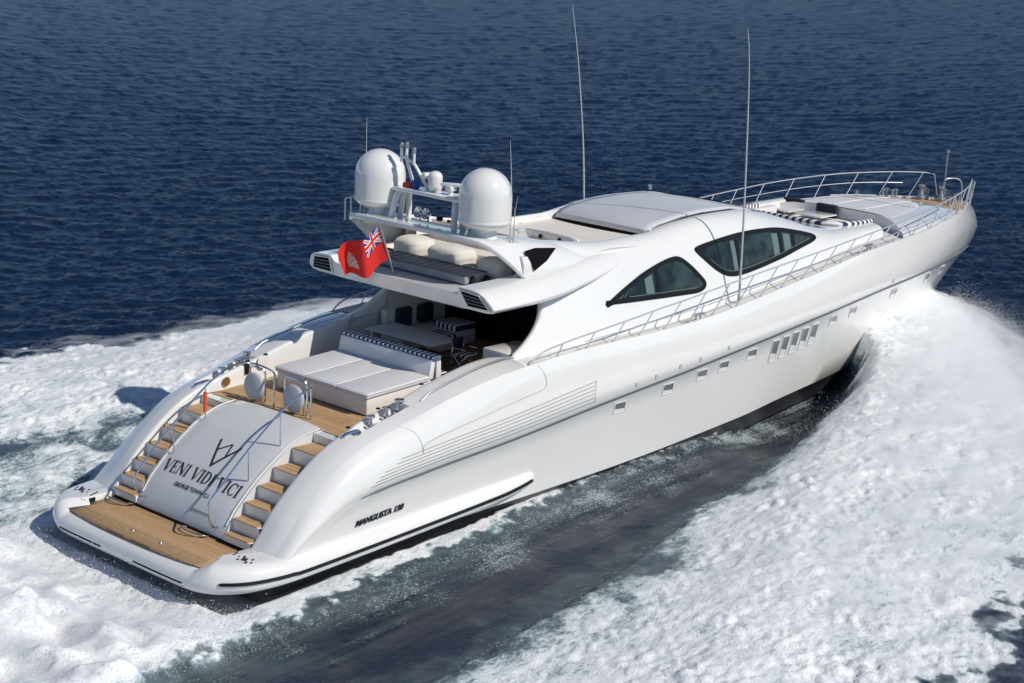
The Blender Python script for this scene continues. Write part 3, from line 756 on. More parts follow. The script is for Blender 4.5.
# --- hardtop wing over the cockpit with its two air intakes
YO = tab([8.2, 9, 10.5, 11.5, 12.5, 13.5, 14.6, 15.6], [3.46, 3.48, 3.40, 3.27, 3.08, 2.90, 2.66, 2.42])
ZB = tab([8.2, 10, 11.5, 13, 14.6, 15.6], [5.66, 5.66, 5.68, 5.80, 6.02, 6.16]); ZT = tab([8.2, 10, 11.5, 13, 14.6, 15.6], [6.24, 6.28, 6.36, 6.45, 6.55, 6.5])
g = G(); rows = []
for i, x in enumerate(np.concatenate([[8.82], np.linspace(8.97, 15.6, 28)])):
    yo, zb, zt = float(YO(x)), float(ZB(x)), float(ZT(x)); zc = zt - .20
    k = 1.0 if i == 0 else max(0, 1 - (x - 8.82) / 2.2)
    def sk(z): return x - k * .28 * (z - zb) / .6
    k6 = (zt - zb) / .6
    sec = [(0, zb - .02), (-2.3, zb - .02), (-2.6, zb), (-(yo - .30), zb), (-(yo - .08), zb + .04*k6), (-yo, zb + .14*k6), (-(yo - .05), zb + .26*k6), (-(yo - .20), zb + .46*k6), (-(yo - .38), zt - .04*k6), (-(yo - .55), zt), (-2.42, zt), (-2.3, zc + .02), (-1.0, zc), (0, zc)]
    rows.append([(sk(z), y, z) for y, z in sec])
g.grid(rows); g.poly(rows[0]); g.mirror()
hardtop = g.build('hardtop_wing', WHITE, yacht, angle=45, weld=1e-4, recalc=True)
for sgn in (1, -1):
    xF = lambda z: 8.82 - .28 * (z - 5.66) / .6 - .012
    q = [(-2.48, 6.17), (-2.58, 5.755), (-3.32, 5.77), (-3.10, 6.12)]
    c = (sum(a for a, b in q)/4, sum(b for a, b in q)/4)
    g = G(); g.poly([(xF(z) - .004, y*sgn, z) for y, z in q]); io = g.build('air_intake', DARK, hardtop, smooth=False)
    q2 = [(c[0] + (y - c[0])*1.13, c[1] + (z - c[1])*1.15) for y, z in q]
    fr = G(); fr.grid([[(xF(z) - d, y*sgn, z) for y, z in P] for d, P in ((.0, q2), (.03, q2), (.03, q), (.0, q))], closed=True); fr.build('frame', WHITE, io, smooth=False)
    sl = G()
    for k in range(1, 4):
        u = k / 4
        a = (q[0][0] + (q[1][0]-q[0][0])*u, q[0][1] + (q[1][1]-q[0][1])*u); b = (q[3][0] + (q[2][0]-q[3][0])*u, q[3][1] + (q[2][1]-q[3][1])*u)
        sl.prism([(xF(a[1]) - .012, a[0]*sgn, a[1]), (xF(b[1]) - .012, b[0]*sgn, b[1]), (xF(b[1]) - .022, b[0]*sgn, b[1] - .022), (xF(a[1]) - .022, a[0]*sgn, a[1] - .022)], (0, 0, 0), (0, 0, .006))
    sl.build('slat', mat('grey_slat', (.16, .16, .16), .5), io, smooth=False)
g = G(); g.tube([(8.62, y, 6.045) for y in np.linspace(-2.3, 2.3, 8)], .025, 6); g.build('edge_trim', WHITE, hardtop)

# --- radar arch: wide plate on swept legs
g = G(); rows = []
A = [(9.05, 0, 7.42), (9.05, -.9, 7.42), (9.10, -1.8, 7.40), (9.2, -2.4, 7.36), (9.38, -2.68, 7.24), (9.72, -2.78, 6.96), (10.1, -2.85, 6.66), (10.5, -2.92, 6.3)]
B = [(11.9, 0, 6.98), (11.9, -.9, 6.98), (12.2, -1.6, 6.98), (12.8, -1.97, 6.88), (13.2, -2.18, 6.70), (13.5, -2.32, 6.54), (13.8, -2.42, 6.40), (14.2, -2.46, 6.2)]
for u in np.linspace(0, 1, 12):
    rows.append([Vector(a).lerp(Vector(b), u) + Vector((0, -.05*math.sin(math.pi*u) if abs(a[1]) > 2 else 0, .07*math.sin(math.pi*u))) for a, b in zip(A, B)])
g.grid(rows)
g.f = [f for f in g.f if not (max(abs(g.v[i][1]) for i in f) < 2.15 and min(g.v[i][0] for i in f) > 10.2)]; g.m = [0]*len(g.f)
g.mirror()
arch = g.build('radar_arch', WHITE, yacht, angle=50, weld=1e-3, recalc=True); solid(arch, .13, -1); bevel(arch, .03, 2)
# inner bulkhead, side cheeks and seat below the plate
g = G()
g.grid([[(11.75, y, 6.1) for y in (-2.3, 2.3)], [(11.9, y, 6.98) for y in (-1.98, 1.98)]])
g.box((11.4, 0, 6.28), (.6, 4.2, .42), bev=.05)
g.build('arch_bulkhead', CREAM, arch, angle=40)
# satellite domes, with feet
def dome(p, r, h, parent, name='satellite_dome'):
    pr = [(0, 0.0)]
    prof = [(.0, -.03), (.50*r, -.03), (.58*r, .0), (.84*r, .05*h), (.96*r, .09*h), (1.0*r, .13*h), (1.0*r, .16*h), (1.0*r, .56*h)]
    prof += [(r*math.cos(a), .56*h + .44*h*math.sin(a)) for a in np.linspace(.12, math.pi/2 - .001, 14)]
    g = G(); g.lathe(prof, p, 40); o = g.build(name, WHITE, parent, angle=40)
    g = G(); g.lathe([(1.004*r, .115*h), (1.015*r, .125*h), (1.015*r, .155*h), (1.004*r, .165*h)], p, 40); g.build('rim_band', WHITE, o, angle=30)
    g = G(); g.lathe([(.52*r, -.16*h), (.46*r, -.08*h), (.5*r, .0)], p, 24); g.build('pedestal', WHITE, o)
    return o
d1 = dome((9.9, 1.98, 7.53), .69, 1.56, arch); d2 = dome((9.88, -1.97, 7.53), .69, 1.56, arch)
for o, y in ((d2, -1.97),):                          # hand seam over the starboard dome
    g = G(); g.tube([(9.88 + .69*1.006*math.cos(a)*.35, y - .69*1.006*math.cos(a)*.94, 7.53 + .874 + .686*1.006*math.sin(a)) for a in np.linspace(0, 1.9, 18)] , .007, 5); g.build('seam', SEAM, o)
g = G()                                              # guard rails by the port dome and whips by the starboard one
for x, y in ((9.3, 2.7), (9.6, 2.8), (10.0, 2.85)): g.tube([(x, y, 7.1), (x, y, 7.68)], .022, 6)
g.tube([(9.3, 2.7, 7.68), (9.6, 2.8, 7.68), (10.0, 2.85, 7.68)], .022, 6); g.build('dome_guard', WHITE, arch)
# goal-post frame between the domes
gp = G()
def pipe(g, pts, r, n=8): g.tube(smoothpath(pts, 5), r, n)
for sgn, y in ((1, 1.12), (-1, -1.05)):
    for dx in (-.28, 0, .26): pipe(gp, [(9.95 + dx*1.3, y + .12*sgn, 7.15), (9.95 + dx*.9, y + .02*sgn, 7.9), (9.97 + dx*.6, y - .05*sgn, 8.10)], .082)
gp.box((10.0, .04, 8.14), (.66, 2.5, .11), bev=.045)
goal = gp.build('mast_frame', WHITE, arch)
g = G(); prof = [(.12, 0), (.17, .08), (.195, .14), (.195, .40)] + [(.195*math.cos(a), .40 + .17*math.sin(a)) for a in np.linspace(.15, math.pi/2 - .01, 8)]
g.lathe(prof, (10.0, -.02, 8.18), 24); g.build('small_dome', WHITE, goal)
g = G(); g.lathe([(.07, 0), (.07, .22)], (10.02, -.58, 8.18), 12); g.box((10.02, -.62, 8.46), (.10, .62, .10), rz=.5, bev=.03); g.box((10.02, -.58, 8.36), (.24, .22, .14), bev=.03); g.build('radar_scanner', WHITE, goal)
g = G(); pipe(g, [(10.0, .72, 8.15), (9.95, .86, 8.55), (9.9, .98, 8.95), (9.9, .98, 9.22)], .045); pipe(g, [(10.0, .22, 8.15), (9.98, .42, 8.45), (9.92, .72, 8.85), (9.9, .95, 8.93)], .042)
pipe(g, [(9.9, 1.18, 8.85), (9.9, 1.18, 9.2)], .038); pipe(g, [(9.9, .70, 8.88), (9.9, .70, 9.12)], .038); g.tube([(9.9, 1.18, 8.98), (9.9, .98, 8.98)], .03)
g.box((10.0, .32, 8.58), (.26, .16, .16), bev=.03)
lm = g.build('light_mast', WHITE, goal)
g = G()
for y, z in ((1.18, 9.2), (.98, 9.24), (.70, 9.12)): g.lathe([(.04, 0), (.055, .02), (.055, .13), (.04, .15), (0, .16)], (9.9, y, z), 10)
g.build('navigation_light', DULLSTEEL, lm)
g = G()                                              # horns and small electronics in the middle of the arch
for y in (.34, .05): g.lathe([(.03, 0), (.05, .12), (.15, .2), (.16, .21)], (9.95, y, 7.56), 12, axis=(-1, 0, .3)); g.tube([(9.85, y, 7.4), (9.85, y, 7.6)], .03)
g.build('horn', STEEL, arch)
g = G(); g.box((9.95, -.28, 7.52), (.14, .14, .12), bev=.03); g.build('camera_housing', BLACK, arch)
g = G(); g.box((9.95, -.62, 7.5), (.08, .10, .08), bev=.02); g.build('red_light', RED, arch)
for sgn in (1, -1):                                  # side blisters with dark openings
    g = G(); rows = []
    for u in np.linspace(0, 1, 9):
        x = 10.42 + 1.8*u; r = .31 * (1 - u)**.8 + .01; zc = 6.62 + .02*u; y0 = -(2.72 - .12*u)
        rows.append([(x, y0 + .12, zc + r*.9), (x, y0 - r*.35, zc + r*.75), (x, y0 - r*.62, zc + r*.2), (x, y0 - r*.6, zc - r*.6), (x, y0 + .05, zc - r*.9)])
    g.grid(rows[:3]); g.poly(rows[0])
    if sgn < 0: g.v = [(x, -y, z) for x, y, z in g.v]
    bo = g.build('air_scoop', WHITE, arch, recalc=True)
    g = G(); P = [(10.6, -2.74, 6.98), (11.1, -2.66, 7.0), (12.05, -2.56, 6.88), (11.5, -2.74, 6.62), (10.85, -2.90, 6.45), (10.72, -2.88, 6.70)]
    g.poly([(x, y*sgn, z) for x, y, z in P]); g.build('scoop_opening', DARK, bo, smooth=False)
# whips and aerials
def whip(pts, r0, name='whip_aerial', parent=None, m=None):
    g = G(); P = smoothpath(pts, 6); n = len(P); g.tube(P, [r0*(1 - .75*i/(n-1)) for i in range(n)], 6)
    b = Vector(pts[0]); g.lathe([(.05, -.04), (.05, .12), (.03, .16)], b, 8); return g.build(name, m or GREYPLASTIC, parent or yacht)
whip([(18.9, 2.35, 6.5), (18.75, 2.4, 8.6), (18.4, 2.45, 11.0), (18.05, 2.5, 12.72)], .035)
whip([(19.3, -3.42, 4.65), (19.2, -3.44, 7.2), (19.0, -3.46, 10.2), (18.85, -3.46, 11.8), (18.7, -3.45, 12.5)], .04)
whip([(9.95, 2.6, 7.3), (9.93, 2.6, 9.85)], .022)
whip([(10.3, -2.5, 6.9), (10.27, -2.5, 8.6), (10.15, -2.5, 9.85)], .022)
whip([(10.45, -2.5, 6.95), (10.43, -2.5, 8.1)], .018); whip([(10.38, -2.5, 6.95), (10.42, -2.52, 7.9), (10.5, -2.53, 8.4)], .012)
g = G(); g.tube([(10.62, -2.5, 6.9), (10.62, -2.5, 7.48)], .018, 6); g.lathe([(0, 0), (.10, 0), (.10, .04), (0, .05)], (10.62, -2.5, 7.48), 12); g.build('gps_antenna', WHITE, arch)

# ------------------------------------------------------------------ saloon front and cockpit furniture
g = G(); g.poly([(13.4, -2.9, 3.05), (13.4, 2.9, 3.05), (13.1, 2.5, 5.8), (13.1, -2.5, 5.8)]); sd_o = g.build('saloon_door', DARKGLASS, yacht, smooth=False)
for y in (-1.5, 0, 1.5):
    g = G(); g.box((13.25, y, 4.4), (.06, .08, 2.7)); g.build('mullion', FRAME, sd_o, smooth=False)
g = G()                                               # inner sides and sofas under the wing
for sgn, xa in ((1, 10.9), (-1, 11.4)):
    g = G(); g.grid([[(x, 2.72*sgn, 3.05), (x, 2.62*sgn, 3.9), (x, 2.55*sgn, 5.65)] for x in (xa, 13.2)]); g.build('cockpit_lining', CREAM, yacht)
g = G(); g.box((11.9, 2.2, 3.62), (2.4, .95, .5), bev=.06); g.box((11.9, 2.58, 4.12), (2.4, .22, .6), bev=.06); g.build('port_sofa', CREAM, yacht)
g = G(); g.box((10.85, -2.25, 3.80), (1.3, .95, 1.0), bev=.05); g.build('wet_bar', WHITE, yacht)
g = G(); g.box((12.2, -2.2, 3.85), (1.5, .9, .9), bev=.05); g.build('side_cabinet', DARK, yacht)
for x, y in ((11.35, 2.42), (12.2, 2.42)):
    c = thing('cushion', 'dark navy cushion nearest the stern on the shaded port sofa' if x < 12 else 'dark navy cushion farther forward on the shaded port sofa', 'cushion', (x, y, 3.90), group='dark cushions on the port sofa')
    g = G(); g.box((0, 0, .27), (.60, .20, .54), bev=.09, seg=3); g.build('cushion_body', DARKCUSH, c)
ot = thing('ottoman', 'square white ottoman with a navy striped top in the shaded cockpit', 'ottoman', (12.55, 1.55, 3.43), group='striped seats in the cockpit')
g = G(); g.box((0, 0, .20), (.85, .85, .40), bev=.04); g.build('base', WHITEPAD, ot)
g = G(); g.box((0, 0, .50), (.87, .87, .20), bev=.05); g.build('striped_seat', STRIPE_Y, ot)
ot = thing('ottoman', 'low navy striped seat between the ottoman and the dining table', 'ottoman', (11.75, 1.45, 3.39), group='striped seats in the cockpit')
g = G(); g.box((0, 0, .16), (.75, .9, .30), bev=.04); g.build('base', CREAM, ot)
g = G(); g.box((0, 0, .37), (.77, .92, .12), bev=.04); g.build('striped_seat', stripe_mat('navy_white_stripes_wide', .2, 'X'), ot)

# sunpad with its dining bench behind (the deck runs level with the water, so it climbs in the hull's frame)
def tilt(g, dx=0): g.v = [(x + dx, y, z + .05*(x + dx - 6.1)) for x, y, z in g.v]
g = G(); g.prism([(6.16, -1.72, 0), (8.4, -1.72, 0), (8.4, 1.72, 0), (6.16, 1.72, 0)], (0, 0, 3.14), (0, 0, 3.58), bev=.035)
g.box((7.35, 0, 3.09), (2.0, 3.1, .12)); tilt(g); spd = g.build('sunpad_base', mat('pad_base_white', (.74, .69, .64), .5, noise=(1.2, .03)), yacht)
for i, (y0, y1) in enumerate(((-1.77, -.62), (-.60, .57), (.59, 1.77))):
    g = G(); g.box(((6.11 + 8.28)/2, (y0+y1)/2, 3.645), (2.17, y1-y0, .15), bev=.045, seg=3); tilt(g); g.build('mattress', GREYPAD, spd)
g = G()
for y in (-.61, .58): g.tube([(6.14, y, 3.715), (8.26, y, 3.715)], .012, 5)
g.tube([(6.10, -1.77, 3.69), (6.10, 1.77, 3.69)], .012, 5); g.tube([(6.12, -1.78, 3.69), (8.28, -1.78, 3.69)], .012, 5); tilt(g); g.build('piping', WHITEPAD, spd)
g = G(); g.prism([(8.42, 0, 3.60), (8.60, 0, 3.60), (8.66, 0, 4.10), (8.52, 0, 4.10)], (0, -1.74, 0), (0, 1.74, 0), bev=.02)
g.box((8.95, 0, 3.28), (.62, 3.4, .45), bev=.03); tilt(g, -.15); bn = g.build('dining_bench', WHITEPAD, yacht)
g = G(); g.prism([(8.68, 0, 3.55), (8.86, 0, 3.55), (8.84, 0, 4.18), (8.56, 0, 4.18), (8.56, 0, 4.12), (8.68, 0, 4.1)], (0, -1.76, 0), (0, 1.76, 0), bev=.02); tilt(g, -.15); g.build('striped_backrest', STRIPE_Y, bn)
g = G(); g.box((8.99, 0, 3.56), (.56, 3.4, .12), bev=.04); tilt(g, -.15); g.build('striped_seat', STRIPE_Y, bn)
dt = thing('dining_table', 'rectangular grey white dining table on steel legs in the open cockpit', 'table', (10.28, .98, 3.31))
g = G(); g.box((0, 0, .78), (1.12, 2.55, .05), bev=.015); g.build('tabletop', GREYPAD, dt)
for sx in (-1, 1):
    for sy in (-1, 1):
        g = G(); g.tube([(.45*sx, 1.1*sy, .755), (.45*sx, 1.12*sy, .06), (.45*sx, 1.12*sy, 0)], .025, 8); g.build('leg', STEEL, dt)
g = G(); g.tube([(-.45, -1.1, .3), (.45, -1.1, .3)], .02); g.tube([(-.45, 1.1, .3), (.45, 1.1, .3)], .02); g.build('stretcher', STEEL, dt)
ch = thing('folding_chair', 'dark backed folding chair with steel frame at the table end', 'chair', (10.75, -.62, 3.33), rz=1.7)
for sy in (-1, 1):
    g = G(); g.tube(smoothpath([(-.22, .24*sy, 0), (.22, .24*sy, .44), (.24, .24*sy, .62), (.28, .24*sy, .86)], 3), .017, 6); g.tube([(.25, .24*sy, 0), (-.22, .24*sy, .44), (-.22, .24*sy, .62), (.22, .24*sy, .63)], .017, 6); g.build('side_frame', STEEL, ch)
g = G(); g.box((0, 0, .45), (.44, .46, .05), bev=.02); g.build('seat', STRIPE_X, ch)
g = G(); g.box((.26, 0, .72), (.05, .48, .30), bev=.02); g.build('backrest', DARKCUSH, ch)

# ------------------------------------------------------------------ stern rails, gates and their round pads
RAILM = STEEL
for sgn, nm in ((1, ''), (-1, '')):
    y = 1.62 * sgn if sgn > 0 else -.98
    g = G()
    if sgn > 0: P = [(1.78, 1.46, 1.16), (1.58, 1.46, 1.28), (1.50, 1.46, 1.72), (1.95, 1.46, 2.26), (2.64, 1.46, 2.86), (3.62, 1.46, 3.64), (4.2, 1.46, 3.95), (4.75, 1.56, 4.03), (5.15, 1.45, 3.99), (5.2, .91, 3.95), (5.05, .50, 3.92), (4.98, .43, 3.7), (4.98, .43, 3.05)]
    else: P = [(1.78, -1.44, 1.16), (1.55, -1.44, 1.28), (1.48, -1.44, 1.81), (1.95, -1.44, 2.26), (2.62, -1.44, 2.87), (3.60, -1.44, 3.63), (4.22, -1.42, 3.95), (4.62, -1.36, 4.05), (4.85, -1.15, 4.0), (4.98, -.98, 3.92), (5.05, -.9, 3.5), (5.06, -.9, 3.05)]
    g.tube(smoothpath(P, 5), .026, 8)
    hr = g.build('handrail', STEEL, yacht)
    for xb in (2.65, 3.62):
        g = G()
        yb = P[2][1]; zt = float(np.interp(xb, [q[0] for q in P[2:7]], [q[2] for q in P[2:7]])); zb = panel_z(xb) + .03
        g.tube([(xb, yb, zb), (xb, yb, zt)], .017, 6); g.build('stanchion', STEEL, hr)
    g = G(); a = P[0]; g.box((a[0] + .18, a[1] - .12, a[2] + .02), (.26, .07, .10), rz=.3, bev=.03); g.build('clip', STEEL, hr)
    if sgn > 0:
        g = G(); g.tube([(3.62, 1.46, 3.0), (3.62, 1.46, 3.5)], .05, 8); g.build('red_buoyant_torch', mat('orange_red_plastic', (.62, .09, .03), .45), hr)
# two gates with round grey discs
for (x, y0, y1, yd) in ((5.02, 1.55, .95, 1.21), (5.06, .22, -.62, -.27)):
    g = G(); P = [(x + .1, y0, 3.05), (x + .1, y0, 3.84), (x + .1, y0 - .06, 3.93), (x + .1, y1 + .06, 3.93), (x + .1, y1, 3.84), (x + .1, y1, 3.05)]
    g.tube(P, .028, 8); g.tube([(x + .1, y1 + .12, 3.05), (x + .1, y1 + .12, 3.6)], .02, 6); gt = g.build('stern_gate', STEEL, yacht)
    g = G(); c = (x - .04, yd, 3.47)
    ax = Vector((-1, -.08, .05)).normalized()
    g.lathe([(0, -.06), (.30, -.06), (.345, -.03), (.36, 0), (.345, .03), (.30, .06), (0, .065)], c, 32, axis=ax); g.build('round_pad', GREYPLASTIC, gt, angle=60)
    g = G()
    for d in (-.12, .12): g.tube([(c[0] + .08, c[1] + d, 3.05), (c[0] + .08, c[1] + d, 3.4)], .025, 6)
    g.tube([(c[0] + .08, c[1] + .12, 3.25), (x + .1, y0, 3.25)], .014, 5); g.build('post', STEEL, gt)
# ladder handles folded on the platform, speaker and drain on the port bulkhead
for y in (2.25, -.75):
    g = G(); g.tube(smoothpath([(1.72, y + .42, .88), (1.50, y + .40, .95), (1.42, y, .97), (1.50, y - .40, .95), (1.72, y - .42, .88)], 4), .02, 6); g.build('ladder_handle', DULLSTEEL, platform)
g = G(); g.lathe([(0, .0), (.16, .0), (.18, .02), (.0, .022)], (6.35, 2.545, 3.62), 18, axis=(0, -1, .05)); g.build('speaker', WHITE2, yacht)
g = G(); g.lathe([(0, .0), (.11, .0), (.12, .03), (.07, .035), (.0, .02)], (5.15, 2.565, 3.28), 14, axis=(0, -1, .05)); g.build('shore_socket', mat('brass', (.35, .22, .08), .35, metal=.8), yacht)
g = G(); g.box((5.85, 2.56, 3.55), (.14, .04, .36), bev=.01); g.build('switch_panel', BLACK, yacht)
for x, y in ((4.72, -2.63), (5.75, -2.57), (7.2, -2.57), (10.0, -3.0), (6.5, 2.6)):
    g = G(); g.lathe([(0, .03), (.05, .03), (.06, 0)], (x, y, float(cz(min(x, 9.6))) + .0), 10); g.build('deck_fitting', BLACK, yacht)

# ------------------------------------------------------------------ bow rails
RX = [10.0, 10.25, 11.3, 12.6, 13.9, 15.1, 16.3, 17.35, 18.5, 20.1, 21.5, 22.6, 23.6, 25.2, 27, 28.8, 30.5, 32.3, 34, 35.6, 36.9, 37.9]
RZ = [4.38, 4.52, 4.68, 4.80, 4.92, 5.05, 5.15, 5.26, 5.37, 5.52, 5.62, 5.70, 5.78, 5.90, 6.03, 6.16, 6.28, 6.37, 6.42, 6.42, 6.38, 6.30]
rz_ = tab(RX, RZ)
def ry_(x): return float(DECK['y'](x)) - .03 + .10 * min(1, max(0, (x - 12) / 8))
POSTX = [10.95, 12.1, 13.2, 14.3, 15.4, 16.5, 17.6, 18.8, 20.0, 21.1, 22.2, 23.3, 24.4, 25.5, 26.6, 27.8, 29.2, 30.7, 32.2, 33.7, 35.1, 36.3]
for sgn in (1, -1):
    g = G(); pts = [(9.85, -(ry_(10) - .02)*sgn, 4.30)]
    xe = 37.0
    pts += [(x, -ry_(x)*sgn, float(rz_(x))) for x in np.concatenate([[10.0, 10.12, 10.3], np.linspace(10.6, xe, 46)])]
    pts += [(37.35, -ry_(37.35)*sgn, 6.30), (37.55, -ry_(37.5)*sgn, 5.5)]
    g.tube(pts, .022, 8); rail = g.build('bow_rail', RAILSTEEL, yacht)
    for x in POSTX:
        lean = .12 + .5*min(1, max(0, (x - 10.5) / 5)); b = (x, -(float(DECK['y'](x)) - .06)*sgn, float(_dkz(x)) - .02)
        xt = x + lean; t = (xt, -ry_(xt)*sgn, float(rz_(xt)))
        pg = G(); pg.tube([b, t], .018, 6); pg.lathe([(.045, -.01), (.045, .03), (.02, .05)], b, 8); pg.build('stanchion', RAILSTEEL, rail)
    g = G(); mid = []
    for x in np.linspace(11.8, 36.0, 46):
        k = .52; mid.append((x + .25, -(ry_(x) - .02)*sgn, float(_dkz(x)) * (1-k) + float(rz_(x)) * k))
    g.tube(mid, .014, 6); g.build('mid_rail', RAILSTEEL, rail)
    g = G(); pts = [(37.75, -(ry_(37.75))*sgn, 5.35), (37.85, -(ry_(37.75)+.03)*sgn, 6.0), (38.1, -(ry_(38.0) + .05)*sgn, 6.12), (38.4, -.22*sgn, 6.0), (38.45, -.18*sgn, 5.2)]
    g.tube(smoothpath(pts, 4), .024, 7); g.build('pulpit', RAILSTEEL, yacht)
    # cleats along the gunwale
    for x in (17.0, 26.2):
        c = G(); y = (float(DECK['y'](x)) - .10)*-sgn; z = float(_dkz(x)); c.tube([(x-.28, y, z + .14), (x-.1, y, z+.16), (x+.1, y, z+.16), (x+.28, y, z+.14)], .03, 6)
        for d in (-.1, .1): c.tube([(x+d, y, z-.04), (x+d, y, z+.15)], .03, 6)
        c.build('cleat', DULLSTEEL, hull)
# jackstaff, windlasses and bollards on the bow
g = G(); g.tube([(37.3, .3, 5.4), (37.3, .3, 6.4), (37.32, .3, 7.2)], .03, 6); g.box((37.32, .3, 7.22), (.12, .12, .12), bev=.02); g.build('jackstaff', DULLSTEEL, yacht)
for x, y in ((36.3, .62), (36.6, -.05)):
    g = G(); g.box((x, y, 5.52), (.55, .30, .18), bev=.04); g.lathe([(.10, 0), (.10, .1), (.06, .16), (.06, .28), (.13, .36), (.13, .42), (0, .43)], (x - .1, y, 5.6), 12); g.lathe([(.16, -.07), (.18, 0), (.16, .07)], (x + .2, y, 5.72), 14, axis=(0, 1, 0)); g.build('windlass', DULLSTEEL, yacht)
for x, y in ((35.0, 1.45), (35.25, 1.2), (37.3, .3), (37.35, -.25), (36.9, .85), (36.0, -.75)):
    g = G(); z = float(_dkz(x)) - .05
    for d in (-.13, .13): g.lathe([(.07, 0), (.05, .05), (.05, .26), (.085, .30), (.085, .34), (0, .35)], (x + d, y, z), 10)
    g.box((x, y, z + .02), (.5, .16, .05), bev=.01); g.build('bollard', DULLSTEEL, yacht)
for y in (1.75, 1.95):
    g = G(); g.box((33.6 + (y-1.75), y, 5.72), (.06, .05, .30), ry=.3); g.build('hinge', DULLSTEEL, yacht, smooth=False)

# ------------------------------------------------------------------ foredeck lounge and sunpads
g = G()
g.poly([(26.3, -2.0, 5.18), (30.6, -2.0, 5.22), (30.6, 2.3, 5.22), (26.3, 2.3, 5.18)]); g.build('lounge_sole', TEAKX, yacht, smooth=False)
# raised fore coachroof: its swept aft wall is in shade
def aft_x(y): return 30.05 - .10*abs(y) - .26*max(0, abs(y) - 1.1)**1.8
FY = tab([27, 30, 32, 33.5, 34.6, 35.5, 36.0], [3.28, 3.04, 2.66, 2.24, 1.75, .9, .2])
FZ = tab([27, 29, 31, 33, 34.5, 35.5, 36.0], [5.80, 5.80, 5.80, 5.76, 5.66, 5.52, 5.42])
g = G(); rows = []
for u in np.linspace(0, 1, 26):
    row = []
    for v in np.linspace(-1, 1, 29):
        ya = v * 3.26; xa = aft_x(ya); x = xa + (34.9 - xa) * u; yy = v * float(FY(x)) if u > 0 else ya
        yy = v * (3.26*(1-u)**3 + float(FY(x)) * (1-(1-u)**3)) if u < 1 else v*.3
        yy = max(-float(DECK['y'](x)) + .14, min(float(DECK['y'](x)) - .14, yy))
        zt = float(FZ(x)); edge = max(0, (abs(v) - .58) / .42); z = zt - (zt - float(_dkz(x)) + .06) * edge**1.6
        row.append((x, yy, z))
    rows.append(row)
w0 = [(p[0], p[1], min(p[2], 5.12) if abs(p[1]) < 2.2 else min(p[2], float(_dkz(p[0])) - .08)) for p in rows[0]]
g.grid([w0] + rows); g.build('fore_coachroof', WHITE, yacht, angle=40)
g = G(); rows = []
for y in np.linspace(-2.1, 2.1, 15): rows.append([(aft_x(y) + .35, y, 5.815), (34.5 - .35*abs(y)**1.3, y * .78, 5.70)])
rows = []
for u in np.linspace(0, 1, 16):
    r = []
    for y in np.linspace(-1, 1, 15):
        xa = aft_x(2.05*y) + .12; x = xa + (34.1 - .9*abs(y)**2 - xa)*u; r.append((x, y*(2.0 - .95*u*u), float(FZ(x)) + .005 + .05*math.sin(math.pi*min(1, max(0, .02 + .96*u)))**.3 - .05*abs(y)**6))
    rows.append(r)
g.grid(rows); fp = g.build('fore_sunpad', GREYPAD, yacht, angle=60)
g = G()
for y in (-.62, .62): g.tube([(aft_x(y) + .3, y, 5.87), (32.5, y*.92, 5.86), (33.7, y*.7, 5.80)], .014, 5)
g.tube([(32.2, y, 5.865 - .004*y*y) for y in np.linspace(-1.7, 1.7, 9)], .014, 5); g.build('piping', WHITEPAD, fp)
g = G(); pts = [(aft_x(y) + .05, y, 5.86) for y in np.linspace(2.6, -2.4, 12)]; g.tube([(32.2, 2.0, 5.80), (33.4, 1.45, 5.78), (34.1, .7, 5.72), (34.4, 0, 5.69)], .03, 6); g.build('pad_edge', SEAM, fp)
g = G()
g.prism([(29.3, 1.15, 0), (29.95, 1.15, 0), (29.95, 2.3, 0), (29.3, 2.3, 0)], (0, 0, 5.22), (0, 0, 5.42), bev=.04); g.prism([(29.3, -.25, 0), (29.95, -.25, 0), (29.95, 1.05, 0), (29.3, 1.05, 0)], (0, 0, 5.22), (0, 0, 5.42), bev=.04)
g.box((28.0, -1.65, 5.32), (3.0, .5, .24), bev=.05); g.box((26.75, 0, 5.32), (.6, 3.4, .24), bev=.05); g.box((28.0, 2.15, 5.32), (2.8, .5, .24), bev=.05)
ls = g.build('lounge_sofa', CREAM, yacht)
g = G(); g.tube(smoothpath([(26.6, 2.0, 5.82), (26.5, .8, 5.86), (26.5, -.6, 5.86), (26.65, -1.35, 5.86), (27.2, -1.82, 5.84), (28.2, -1.92, 5.81), (28.8, -1.86, 5.80)], 5), .085, 10)
g.build('striped_bolster', stripe_mat('navy_white_stripes_bolster', .26, 'XY'), ls)
g = G(); g.prism([(27.0, 2.42, 0), (28.2, 2.36, 0), (28.2, 2.26, 0), (27.0, 2.30, 0)], (0, 0, 5.4), (0, 0, 5.84), bev=.02); g.build('striped_backrest', STRIPE_X, ls)
g = G(); rows = []                                    # rounded port coaming of the lounge
for x in np.linspace(28.0, 30.2, 8): rows.append([(x, 2.24, 5.2), (x, 2.30, 5.80), (x, 2.40, 5.84), (x, 2.75, 5.80), (x, 3.1, 5.5)])
g.grid(rows); g.poly(rows[0]); g.build('lounge_coaming', WHITE, yacht, angle=45, recalc=True)
for (x, y, lab) in ((29.25, 1.95, 'white foredeck table on the port side, nearer the striped backrest'), (29.25, .62, 'white foredeck table nearer the grey starboard wall of the lounge')):
    t = thing('lounge_table', lab, 'table', (x, y, 5.2), group='small tables in the foredeck lounge')
    g = G(); g.box((0, 0, .40), (1.0, 1.05, .05), bev=.015); g.build('tabletop', WHITE, t)
    g = G(); g.lathe([(.18, 0), (.18, .02), (.05, .04), (.05, .38)], (0, 0, 0), 12); g.build('pedestal', STEEL, t)
